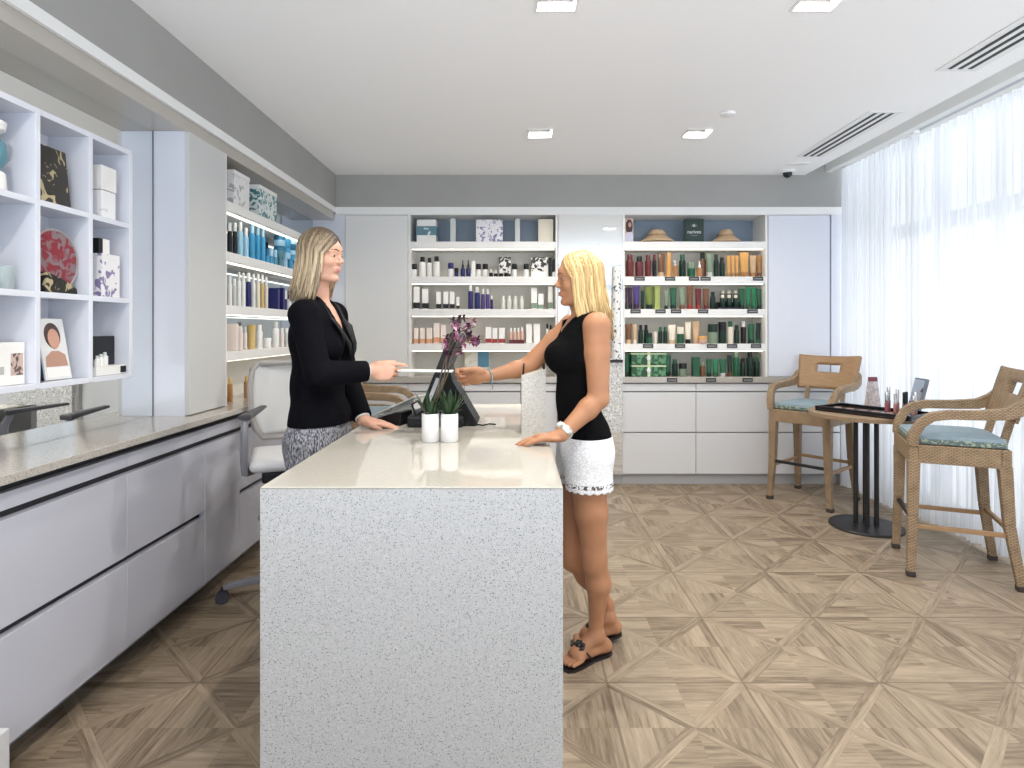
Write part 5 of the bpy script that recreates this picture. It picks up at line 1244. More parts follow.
# ---------------------------------------------------------------- sculpting: signed-distance field -> one continuous mesh
class Field:
    def __init__(s, lo, hi, h):
        s.h = h; s.lo = np.array(lo, float); s.n = np.ceil((np.array(hi)-s.lo)/h).astype(int)+1
        s.f = np.full(s.n, 0.06, np.float32)
    def block(s, lo, hi):
        a = np.clip(np.floor((np.array(lo)-s.lo)/s.h).astype(int), 0, s.n); b = np.clip(np.ceil((np.array(hi)-s.lo)/s.h).astype(int)+1, 0, s.n)
        ax = [(s.lo[i]+s.h*np.arange(a[i], b[i])).astype(np.float32) for i in range(3)]
        return tuple(slice(a[i], b[i]) for i in range(3)), ax[0][:, None, None], ax[1][None, :, None], ax[2][None, None, :]
    def put(s, sl, d, k, sub=False):
        f = s.f[sl]
        if d.size == 0: return
        if sub:
            d = -d; h = np.clip(0.5+0.5*(d-f)/k, 0, 1); s.f[sl] = f*(1-h)+d*h+k*h*(1-h)
        else:
            h = np.clip(0.5+0.5*(f-d)/k, 0, 1); s.f[sl] = f*(1-h)+d*h-k*h*(1-h)
    def rc(s, a, b, ra, rb, k=0.015, sub=False, off=0.0):
        a = np.array(a, float); b = np.array(b, float); ra += off; rb += off; R = max(ra, rb)+k+3*s.h+0.004
        sl, x, y, z = s.block(np.minimum(a, b)-R, np.maximum(a, b)+R)
        ba = b-a; L = max(1e-9, ba @ ba)
        t = np.clip(((x-a[0])*ba[0]+(y-a[1])*ba[1]+(z-a[2])*ba[2])/L, 0, 1)
        d = np.sqrt((x-a[0]-t*ba[0])**2+(y-a[1]-t*ba[1])**2+(z-a[2]-t*ba[2])**2)-(ra+(rb-ra)*t)
        s.put(sl, d, k, sub)
    def el(s, c, r, k=0.015, R=None, sub=False, off=0.0):
        c = np.array(c, float); r = np.array(r, float)+off; m = r.max()+k+3*s.h+0.004
        sl, x, y, z = s.block(c-m, c+m)
        X, Y, Z = x-c[0], y-c[1], z-c[2]
        if R is not None:
            M = np.array(R, float)   # columns = local axes
            X, Y, Z = [X*M[0, i]+Y*M[1, i]+Z*M[2, i] for i in range(3)]
        q0 = np.sqrt((X/r[0])**2+(Y/r[1])**2+(Z/r[2])**2); q1 = np.sqrt((X/r[0]**2)**2+(Y/r[1]**2)**2+(Z/r[2]**2)**2)
        s.put(sl, q0*(q0-1)/np.maximum(q1, 1e-6), k, sub)
    def clip(s, fn):
        """keep only where fn(x,y,z) <= 0"""
        _, x, y, z = s.block(s.lo, s.lo+s.h*(s.n-1))
        s.f = np.maximum(s.f, fn(x, y, z).astype(np.float32))
    def mesh(s, name, loc, smooth_iter=1):
        f = s.f; h = s.h
        s0 = f < 0
        n = np.array(f.shape)-1
        c = np.zeros(n, np.uint8)
        for i in (0, 1):
            for j in (0, 1):
                for k in (0, 1): c += s0[i:n[0]+i, j:n[1]+j, k:n[2]+k]
        act = (c > 0) & (c < 8); idx = np.argwhere(act)
        vid = np.full(n, -1, np.int32); vid[act] = np.arange(len(idx))
        pos = np.zeros((len(idx), 3)); cnt = np.zeros(len(idx))
        cor = [(i, j, k) for i in (0, 1) for j in (0, 1) for k in (0, 1)]
        vals = {q: f[idx[:, 0]+q[0], idx[:, 1]+q[1], idx[:, 2]+q[2]] for q in cor}
        for a in cor:
            for ax in range(3):
                if a[ax]: continue
                b = list(a); b[ax] = 1; b = tuple(b)
                fa, fb = vals[a], vals[b]; cr = (fa < 0) != (fb < 0)
                t = np.where(cr, fa/np.where(cr, fa-fb, 1), 0)
                p = np.array(a)[None, :]+t[:, None]*(np.array(b)-np.array(a))[None, :]
                pos += p*cr[:, None]; cnt += cr
        V = s.lo+h*(idx+pos/cnt[:, None])
        Q = []
        for ax in range(3):
            u, v = (ax+1) % 3, (ax+2) % 3
            sa = [slice(None)]*3; sb = [slice(None)]*3; sa[ax] = slice(0, -1); sb[ax] = slice(1, None)
            A = s0[tuple(sa)]; B = s0[tuple(sb)]
            e = np.argwhere(A != B); ok = (e[:, u] > 0) & (e[:, v] > 0) & (e[:, u] < n[u]) & (e[:, v] < n[v]); e = e[ok]
            flip = A[e[:, 0], e[:, 1], e[:, 2]]
            def at(du, dv):
                q = e.copy(); q[:, u] -= du; q[:, v] -= dv
                return vid[q[:, 0], q[:, 1], q[:, 2]]
            q = np.stack([at(0, 0), at(1, 0), at(1, 1), at(0, 1)], 1)
            q[~flip] = q[~flip][:, ::-1]
            Q.append(q)
        Q = np.concatenate(Q); Q = Q[(Q >= 0).all(1)]
        for _ in range(smooth_iter):
            acc = np.zeros_like(V); m = np.zeros(len(V))
            for i in range(4):
                for j in (1, 3):
                    np.add.at(acc, Q[:, i], V[Q[:, (i+j) % 4]]); np.add.at(m, Q[:, i], 1)
            V = V*0.5+0.5*acc/np.maximum(m, 1)[:, None]
        V = V-np.array(loc)
        me = bpy.data.meshes.new(name)
        me.vertices.add(len(V)); me.vertices.foreach_set('co', V.astype(np.float32).ravel())
        me.loops.add(4*len(Q)); me.loops.foreach_set('vertex_index', Q.astype(np.int32).ravel())
        me.polygons.add(len(Q)); me.polygons.foreach_set('loop_start', np.arange(0, 4*len(Q), 4, dtype=np.int32))
        try: me.polygons.foreach_set('loop_total', np.full(len(Q), 4, np.int32))
        except Exception: pass
        me.update(calc_edges=True); me.validate()
        me.polygons.foreach_set('use_smooth', np.ones(len(me.polygons), bool))
        return me

def obj_from(me, name, m, parent=None, loc=None):
    o = bpy.data.objects.new(name, me); C.objects.link(o); me.materials.append(m)
    if loc is not None: o.location = loc
    if parent is not None: o.parent = parent
    return o

V3 = lambda *a: np.array(a, float)
def unit(v): v = np.array(v, float); return v/np.linalg.norm(v)

def head_frame(org, yaw, pitch=0.0, roll=0.0, s=1.0):
    M = Matrix.Rotation(yaw, 3, 'Z') @ Matrix.Rotation(-pitch, 3, 'Y') @ Matrix.Rotation(roll, 3, 'X')
    A = np.array(M)
    return lambda x, y, z: np.array(org)+A @ (np.array((x, y, z), float)*s), A, s

def add_head(F, fr):
    P, A, s = fr
    E = lambda c, r, k=0.012, sub=False: F.el(P(*c), [q*s for q in r], k, A, sub)
    K = lambda a, b, ra, rb, k=0.010, sub=False: F.rc(P(*a), P(*b), ra*s, rb*s, k, sub)
    E((0.000, 0, 0.135), (0.090, 0.073, 0.093), 0.02)
    E((0.030, 0, 0.072), (0.062, 0.057, 0.085), 0.02)
    for t in (1, -1):
        K((-0.020, t*0.050, 0.062), (0.030, t*0.036, 0.022), 0.020, 0.018)
        K((0.030, t*0.036, 0.022), (0.070, t*0.012, 0.012), 0.018, 0.014)
        E((0.062, t*0.037, 0.079), (0.026, 0.022, 0.022), 0.014)
    E((0.076, 0, 0.012), (0.016, 0.018, 0.015))
    E((0.076, 0, 0.132), (0.022, 0.045, 0.030), 0.018)
    K((0.089, 0, 0.112), (0.1065, 0, 0.0845), 0.0068, 0.0084, 0.008)
    for t in (1, -1):
        E((0.0975, t*0.009, 0.0795), (0.009, 0.0070, 0.0065), 0.006)
        E((0.099, t*0.032, 0.107), (0.016, 0.017, 0.011), 0.010, True)
        K((0.084, t*0.014, 0.124), (0.074, t*0.046, 0.124), 0.008, 0.007, 0.008)
        E((-0.010, t*0.074, 0.094), (0.017, 0.006, 0.030), 0.006)
        E((0.077, t*0.031, 0.107), (0.012, 0.015, 0.011), 0.005)
        K((0.0875, t*0.022, 0.1135), (0.078, t*0.043, 0.1115), 0.0040, 0.0038, 0.004)
    E((0.088, 0, 0.0515), (0.0085, 0.023, 0.0055), 0.008)
    E((0.086, 0, 0.0415), (0.0085, 0.020, 0.0060), 0.008)

def head_bits(parent, base, fr, iris, lip, brow):
    P, A, s = fr
    R = Matrix(A.tolist())
    L = lambda *c: Vector(P(*c))-Vector(base)
    for t in (1, -1):
        e = MB().ell(L(0.0800, t*0.031, 0.1062), (0.0110*s, 0.0115*s, 0.0066*s), 14, 10, R).build('eyeball', mat('eye_white', (0.50, 0.47, 0.45), 0.3), parent, smooth=True)
        MB().ell(L(0.0893, t*0.0320, 0.1062), (0.0030*s, 0.0062*s, 0.0058*s), 12, 8, R).build('iris', mat('iris_'+iris[0], iris[1], 0.15), e, smooth=True)
        lash = [L(0.0855-0.012*abs(q), t*(0.031+0.014*q), 0.1155-0.005*q*q) for q in (-1, -0.5, 0, 0.5, 1)]
        MB().tube(lash, 0.0031*s, 6).build('eyelashes', mat('lash_dark', (0.02, 0.013, 0.01), 0.7), e, smooth=True)
        MB().tube([L(0.098, t*0.014, 0.1285), L(0.094, t*0.028, 0.1335), L(0.080, t*0.048, 0.130)], [0.0026*s, 0.0034*s, 0.0018*s], 6).build('eyebrow', brow, parent, smooth=True)
    lips = MB()
    for z0, r0, lift in ((0.0505, 0.0042, 0.0062), (0.0420, 0.0048, 0.0095)):
        pts = [L(0.0965-18.0*(q*0.0235)**2+(0.0005 if z0 > 0.045 else -0.002), q*0.0235, z0+lift*q*q) for q in (-1, -0.75, -0.45, -0.15, 0.15, 0.45, 0.75, 1)]
        lips.tube(pts, [r0*k*s for k in (0.25, 0.6, 0.9, 1, 1, 0.9, 0.6, 0.25)], 8, flat=0.9)
    lips.build('lips', lip, parent, smooth=True)
    pts = [L(0.0945-18.0*(q*0.0185)**2, q*0.0185, 0.0465+0.0072*q*q) for q in (-1, -0.6, -0.2, 0.2, 0.6, 1)]
    MB().tube(pts, [0.0015*s, 0.0024*s, 0.0028*s, 0.0028*s, 0.0024*s, 0.0015*s], 6).build('teeth', mat('teeth_white', (0.72, 0.70, 0.66), 0.35), parent, smooth=True)

def hand_prims(F, wrist, d, n, t, curls, thumb, s=1.0, spread=0.05, k=0.004, r0=0.0078):
    """d along the hand, n palm side, t thumb side; curls = 4 x (a1,a2,a3) degrees; thumb = (outward, curl)"""
    d, n, t = unit(d), unit(n), unit(t); w = np.array(wrist, float)
    A = np.stack([d, t, n], 1)
    F.el(w+d*0.046*s+n*0.001, [0.052*s, 0.040*s, 0.0165*s], 0.010, A)
    F.rc(w-d*0.01, w+d*0.03*s, 0.022*s, 0.020*s, 0.012)
    F.el(w+d*0.032*s+t*0.024*s+n*0.008*s, [0.034*s, 0.017*s, 0.015*s], 0.008, A)
    off = [0.029, 0.0105, -0.0085, -0.0265]; ln = [0.070, 0.078, 0.072, 0.056]; st = [0.086, 0.090, 0.087, 0.078]
    for i in range(4):
        p = w+d*st[i]*s+t*off[i]*s
        a = 0.0; dd = unit(d+t*(spread*(1.2-i*0.8)))
        F.rc(w+d*0.05*s+t*off[i]*0.8*s, p, 0.0105*s, 0.0092*s, 0.006)
        for j, fr_ in enumerate((0.46, 0.30, 0.24)):
            a += math.radians(curls[i][j]); dv = dd*math.cos(a)+n*math.sin(a)
            q = p+dv*ln[i]*fr_*s
            F.rc(p, q, (r0+0.0010-0.0008*j)*s, (r0+0.0002-0.0008*j)*s, k)
            p = q
    p = w+d*0.026*s+t*0.030*s+n*0.006*s
    o, c = math.radians(thumb[0]), math.radians(thumb[1]); nn = math.radians(thumb[2] if len(thumb) > 2 else 15)
    d1 = unit(d*math.cos(o)+t*math.sin(o)+n*math.sin(nn)); q = p+d1*0.040*s
    F.rc(p, q, 0.0125*s, 0.0098*s, 0.006)
    d2 = unit(d*math.cos(o-c)+t*math.sin(o-c)+n*math.sin(nn)); q2 = q+d2*0.030*s
    F.rc(q, q2, 0.0098*s, 0.0085*s, 0.005)

def locks_mesh(fr, base, n, part_y, phi_min, end_z, end_back, seed, puff=0.010, front_sweep=0.0, w0=0.011, curl=0.0, end_jit=0.03, part_x=(0.082, -0.075)):
    """hair as many tapered strands flowing from a parting, over the skull, down to end_z (head frame)"""
    P, A, s = fr; r = random.Random(seed)
    c0 = np.array((0.002, 0, 0.133)); rad = np.array((0.091, 0.077, 0.097))
    verts = []; faces = []; cols = []
    def sph(v): return c0+unit(v)*rad
    for i in range(n):
        side = 1 if i % 2 else -1
        u = r.random()
        phi = math.radians(phi_min+(180-phi_min)*u)
        xr = part_x[0]+(part_x[1]-part_x[0])*(u**0.9)+r.uniform(-0.008, 0.008)
        yr = part_y+side*r.uniform(0.001, 0.012)
        zr = 1.0
        root = unit(((xr-c0[0])/rad[0], (yr-c0[1])/rad[1], math.sqrt(max(0.03, 1-((xr-c0[0])/rad[0])**2-((yr)/rad[1])**2))))
        eq = unit((math.cos(phi), side*math.sin(phi), r.uniform(-0.25, -0.05)))
        om = math.acos(np.clip(root @ eq, -1, 1)); pf = 1.0+r.uniform(0.0, puff)/0.09
        pts = []
        for k in range(8):
            t = k/7
            v = (math.sin((1-t)*om)*root+math.sin(t*om)*eq)/max(1e-5, math.sin(om))
            pts.append(c0+v*rad*(1+(pf-1)*min(1, t*1.6)+0.01))
        q = pts[-1]; ze = end_z+r.uniform(-end_jit, end_jit)
        out = r.uniform(0.98, 1.10)
        ph = r.uniform(0, 6.28)
        for k in range(1, 8):
            t = k/7
            back = end_back*t*t*(0.5+0.5*math.sin(phi-math.pi/2) if True else 1)
            sway = curl*math.sin(ph+t*4.0)*t
            pts.append(np.array((q[0]*(1+(out-1)*t)+end_back*t*t+front_sweep*t*(1 if phi < 1.6 else 0)+sway, q[1]*(1+(out-1)*t)-0.006*side*t*t+sway*0.5, q[2]+(ze-q[2])*t)))
        W_ = w0*r.uniform(0.75, 1.25); m = len(pts); nb = 6; o = len(verts); cc = r.random()
        pw = [Vector(P(*p)) for p in pts]; ctr = Vector(P(*c0))
        for k, p in enumerate(pw):
            dd = (pw[min(k+1, m-1)]-pw[max(k-1, 0)]).normalized()
            nn = p-ctr; nn.z *= 0.3; nn = (nn-dd*nn.dot(dd)).normalized(); sd = dd.cross(nn)
            t = k/(m-1); ww = W_*s*(0.55+0.45*math.sin(min(1, t*2.2)*PI/2))*(1 if t < 0.7 else 1-0.75*(t-0.7)/0.3); th = ww*0.38
            for j in range(nb):
                a = 2*PI*j/nb; verts.append(p+sd*(math.cos(a)*ww)+nn*(math.sin(a)*th)-Vector(base)); cols.append((cc, max(0.0, min(1.0, t)), 0, 1))
        for k in range(m-1):
            for j in range(nb): faces.append((o+k*nb+j, o+k*nb+(j+1) % nb, o+(k+1)*nb+(j+1) % nb, o+(k+1)*nb+j))
        faces += [tuple(reversed(range(o, o+nb))), tuple(range(o+(m-1)*nb, o+m*nb))]
    me = bpy.data.meshes.new('hair'); me.from_pydata([tuple(v) for v in verts], [], faces); me.update()
    at = me.color_attributes.new('strand', 'FLOAT_COLOR', 'POINT')
    at.data.foreach_set('color', np.array(cols, np.float32).ravel())
    me.polygons.foreach_set('use_smooth', np.ones(len(me.polygons), bool))
    return me

VOX = 0.0034
LIP = mat('lip_pink', (0.48, 0.16, 0.14), 0.35)

# ================================================================ blonde customer on the right, facing -x
def customer():
    base = (0.30, 2.48, 0.0)
    F = Field((-0.36, 2.10, 0.0), (0.56, 2.86, 1.75), VOX)
    fr = head_frame((0.272, 2.475, 1.462), math.radians(184), math.radians(-2), 0, 0.965)
    P = {}
    shl, shr = V3(0.315, 2.335, 1.372), V3(0.245, 2.625, 1.375)        # near (left) and far (right) shoulder
    ell_, wrl = V3(0.318, 2.315, 1.092), V3(0.171, 2.235, 0.967)
    elr, wrr = Wp(527, 367, 2.62), Wp(489, 376, 2.555); elr, wrr = np.array(elr), np.array(wrr)
    hl, hr = V3(0.285, 2.405, 0.85), V3(0.270, 2.565, 0.85)
    knl, anl = V3(0.318, 2.43, 0.437), V3(0.330, 2.475, 0.098)
    knr, anr = V3(0.238, 2.555, 0.405), V3(0.396, 2.602, 0.115)
    def torso(F, off=0.0, arms=True):
        F.el((0.262, 2.48, 1.265), (0.090, 0.150, 0.145), 0.03, off=off)
        for y in (2.405, 2.545): F.el((0.190, y, 1.245), (0.062, 0.060, 0.062), 0.028, off=off)
        F.el((0.255, 2.48, 1.08), (0.082, 0.122, 0.17), 0.04, off=off)
        F.el((0.285, 2.48, 0.905), (0.098, 0.160, 0.125), 0.04, off=off)
        for y in (2.41, 2.55): F.el((0.308, y, 0.865), (0.074, 0.080, 0.086), 0.03, off=off)
        F.rc((0.285, 2.48, 1.375), shl, 0.055, 0.043, 0.03, off=off); F.rc((0.275, 2.48, 1.375), shr, 0.055, 0.043, 0.03, off=off)
    torso(F)
    F.rc((0.292, 2.48, 1.37), (0.276, 2.477, 1.50), 0.052, 0.045, 0.02)
    F.rc((0.20, 2.44, 1.358), (0.265, 2.40, 1.385), 0.008, 0.008, 0.02); F.rc((0.20, 2.52, 1.358), (0.262, 2.56, 1.385), 0.008, 0.008, 0.02)
    add_head(F, fr)
    F.rc(shl, shl*0.62+ell_*0.38, 0.054, 0.049, 0.02); F.rc(shl*0.62+ell_*0.38, ell_, 0.049, 0.040, 0.012)
    F.rc(ell_, ell_*0.7+wrl*0.3, 0.040, 0.040, 0.012); F.rc(ell_*0.7+wrl*0.3, wrl, 0.040, 0.0245, 0.012)
    F.rc(shr, shr*0.6+elr*0.4, 0.052, 0.046, 0.02); F.rc(shr*0.6+elr*0.4, elr, 0.046, 0.039, 0.012)
    F.rc(elr, elr*0.7+wrr*0.3, 0.039, 0.038, 0.012); F.rc(elr*0.7+wrr*0.3, wrr, 0.036, 0.0235, 0.012)
    # resting left hand, right hand pinching the card
    hand_prims(F, wrl+V3(-0.008, -0.002, -0.004), (-1, -0.10, -0.10), (-0.05, 0, -1), (0, 1, 0), [(9, 9, 6), (8, 8, 6), (8, 8, 6), (10, 9, 6)], (34, 14, 6), 0.98, 0.05)
    hand_prims(F, wrr+V3(-0.016, 0, 0), (-1, -0.10, 0.02), (-0.12, -0.95, -0.25), (0, -0.25, 1), [(30, 62, 38), (48, 88, 50), (54, 92, 52), (60, 92, 52)], (8, 4, 30), 1.0, 0.02)
    # legs
    for h, kn, an in ((hl, knl, anl), (hr, knr, anr)):
        F.rc(h, h*0.45+kn*0.55, 0.082, 0.064, 0.03); F.rc(h*0.45+kn*0.55, kn, 0.064, 0.049, 0.02)
        F.rc(kn+V3(-0.006, 0, 0.02), kn+V3(-0.006, 0, -0.03), 0.047, 0.043, 0.02)
        cf = kn*0.66+an*0.34+V3(0.014, 0, 0); F.rc(kn, cf, 0.045, 0.049, 0.02); F.rc(cf, an+V3(0, 0, 0.05), 0.048, 0.027, 0.02)
        F.rc(an+V3(0, 0, 0.05), an, 0.027, 0.030, 0.015)
    def foot(an, heel, ball, toe, side):
        F.rc(an, heel, 0.030, 0.026, 0.015); F.rc(heel, ball, 0.026, 0.026, 0.015)
        F.rc(an, ball+V3(0, 0, 0.012), 0.030, 0.022, 0.02)
        dv = unit(toe-ball); sd = np.cross(dv, (0, 0, 1))
        F.rc(ball+sd*0.018, ball-sd*0.018, 0.024, 0.024, 0.012)
        L = np.linalg.norm(toe-ball)
        for i in range(5):
            q = (i-2)*0.0165*side; le = L*[0.78, 0.90, 0.97, 1.0, 1.05][i] if True else L
            b0 = ball+sd*q+V3(0, 0, -0.008)+dv*0.008
            F.rc(b0, b0+dv*(le-0.010), 0.0095, 0.0085 if i < 4 else 0.011, 0.004)
    heel1, ball1, toe1 = V3(0.372, 2.505, 0.040), V3(0.246, 2.432, 0.038), V3(0.196, 2.396, 0.030)
    foot(anl, heel1, ball1, toe1, 1)
    heel2, ball2, toe2 = V3(0.432, 2.615, 0.062), V3(0.305, 2.585, 0.040), V3(0.250, 2.572, 0.032)
    foot(anr, heel2, ball2, toe2, -1)
    o = obj_from(F.mesh('person', base), 'person', SKIN_T, None, base)
    tag(o, 'blonde woman in sleeveless black top and white lace shorts, reaching across the counter', 'person')
    head_bits(o, base, fr, ('brown', (0.06, 0.035, 0.02)), LIP, mat('brow_light', (0.12, 0.07, 0.035), 0.7))
    # hair
    hm = hair_material('blonde_hair', (0.46, 0.30, 0.12), (0.82, 0.60, 0.28), (0.36, 0.21, 0.075), 0.02, 0.22)
    me = locks_mesh(fr, base, 900, 0.006, 60, -0.100, -0.026, 4, puff=0.011, w0=0.0066, curl=0.007, end_jit=0.06, front_sweep=-0.015, part_x=(0.068, -0.066))
    h = bpy.data.objects.new('hair', me); C.objects.link(h); me.materials.append(hm); h.parent = o
    # sleeveless top
    T = Field((0.08, 2.24, 0.80), (0.48, 2.74, 1.50), 0.0042)
    torso(T, 0.009)
    T.rc((0.282, 2.48, 1.37), (0.296, 2.478, 1.425), 0.062, 0.062, 0.02)                      # stand-up collar
    T.clip(lambda x, y, z: 0.852+0.26*(x-0.17)-z+0*y+0*x)
    T.rc(shl+V3(0, -0.05, 0.0), shl*0.7+ell_*0.3+V3(0.0, -0.045, 0), 0.058, 0.050, 0.006, True)     # arm openings
    T.rc(shr+V3(-0.03, 0.055, 0.0), shr*0.6+elr*0.4+V3(-0.01, 0.03, 0), 0.060, 0.050, 0.006, True)
    T.clip(lambda x, y, z: -(np.abs(y-2.48)-np.clip((z-1.235)*0.36, -1, 0.058)+np.maximum(0, x-0.262)*9))   # v neck
    T.clip(lambda x, y, z: z-(1.425+0.30*(x-0.29))+0*y)
    T.clip(lambda x, y, z: -(np.sqrt((x-0.283)**2+(y-2.478)**2)-0.050)-np.clip(1.40-z, 0, 1)*50)
    t = obj_from(T.mesh('sleeveless_top', base), 'sleeveless_top', mat('black_jersey', (0.004, 0.004, 0.0045), 0.85, spec=0.06, bump=(16, 0.5)), o)
    # shorts
    S = Field((0.10, 2.26, 0.62), (0.48, 2.72, 0.95), 0.0040)
    torso(S, 0.010)
    for h_, kn in ((hl, knl), (hr, knr)): S.rc(h_, h_*0.45+kn*0.55, 0.098, 0.094, 0.03)
    S.clip(lambda x, y, z: z-0.93)
    S.clip(lambda x, y, z: 0.722-0.0075*np.abs(np.sin(np.arctan2(y-2.49, x-0.285)*17))-z)
    obj_from(S.mesh('lace_shorts', base), 'lace_shorts', lace_material(), o)
    # sandals
    LE = mat('sandal_black', (0.012, 0.011, 0.012), 0.3)
    for heel, ball, toe, side in ((heel1, ball1, toe1, 1), (heel2, ball2, toe2, -1)):
        dv = unit((toe-heel)*V3(1, 1, 0)); sd = np.cross(dv, (0, 0, 1)); L = np.linalg.norm((toe-heel)[:2])
        out = []
        prof = [(-0.030, 0.0), (-0.024, 0.018), (0.0, 0.028), (0.35*L, 0.026), (0.72*L, 0.040), (0.92*L, 0.042), (L+0.008, 0.030), (L+0.016, 0.0)]
        poly = prof+[(a, -w) for a, w in reversed(prof[1:-1])]
        lift = (heel[2]-0.040)
        def f(a, w, t): return Vector(heel*V3(1, 1, 0)+dv*a+sd*w)+Vector((0, 0, t+max(0, lift*(1-a/L*1.3))))-Vector(base)
        sn = MB().prism(poly, 0.0005, 0.0115, f).build('sandal', LE, o)
        toe_gap = ball+dv*0.030+V3(0, 0, 0.004)
        up = ball-dv*0.012+V3(0, 0, 0.026)
        for q in (1, -1):
            a = ball-dv*0.055+sd*q*0.033-V3(0, 0, 0.018)
            MB().tube([Vector(a)-Vector(base), Vector(ball-dv*0.03+sd*q*0.028+V3(0, 0, 0.012))-Vector(base), Vector(up)-Vector(base), Vector(toe_gap)-Vector(base)], 0.0058, 7, flat=0.6).build('strap', LE, sn, smooth=True)
        md = MB()
        for k in range(8):
            a = 2*PI*k/8
            c = up+sd*math.cos(a)*0.021+dv*math.sin(a)*0.012+V3(0, 0, 0.008+0.012*math.sin(-a))
            md.ell(Vector(c)-Vector(base), (0.011, 0.011, 0.008), 8, 6)
        md.ell(Vector(up+V3(0, 0, 0.012))-Vector(base), (0.017, 0.017, 0.012), 12, 8)
        md.build('medallion', LE, sn, smooth=True)
    # watch on the left wrist, bracelet on the right
    SV = mat('watch_silver', (0.66, 0.64, 0.58), 0.25, metal=0.8)
    dw = unit(wrl-ell_); c = Vector(wrl-dw*0.020)-Vector(base)
    a1 = Vector(dw).cross(Vector((0, 0, 1))).normalized(); a2 = a1.cross(Vector(dw))
    ring = [c+a1*math.cos(2*PI*k/28)*0.0275+a2*math.sin(2*PI*k/28)*0.0275 for k in range(28)]
    b = MB().tube(ring, 0.0135, 8, flat=0.30, close=True, up=a1).build('watch_strap', SV, o, smooth=True)
    fc = c-a1*(-0.020)+a2*0.020
    nrm = (fc-c).normalized()
    MB().tube([c+nrm*0.025, c+nrm*0.037], 0.019, 18).build('watch_case', SV, b, smooth=True)
    MB().tube([c+nrm*0.0365, c+nrm*0.0378], 0.015, 18).build('watch_face', mat('dial_white', (0.82, 0.80, 0.74), 0.2), b, smooth=True)
    dw = unit(wrr-elr); c = Vector(wrr-dw*0.004)-Vector(base); a1 = Vector(dw).cross(Vector((0, 0, 1))).normalized(); a2 = a1.cross(Vector(dw))
    bm = MB()
    for k in range(18):
        bm.ell(c+a1*math.cos(2*PI*k/18)*0.027+a2*math.sin(2*PI*k/18)*0.027, (0.0052,)*3, 7, 5)
    for q in range(3): bm.ell(c-a2*(0.034+0.009*q)+a1*-0.008, (0.0035, 0.0035, 0.005), 7, 5)
    bm.build('bead_bracelet', mat('bead_teal', (0.30, 0.42, 0.42), 0.15, metal=0.5), o, smooth=True)
    return o

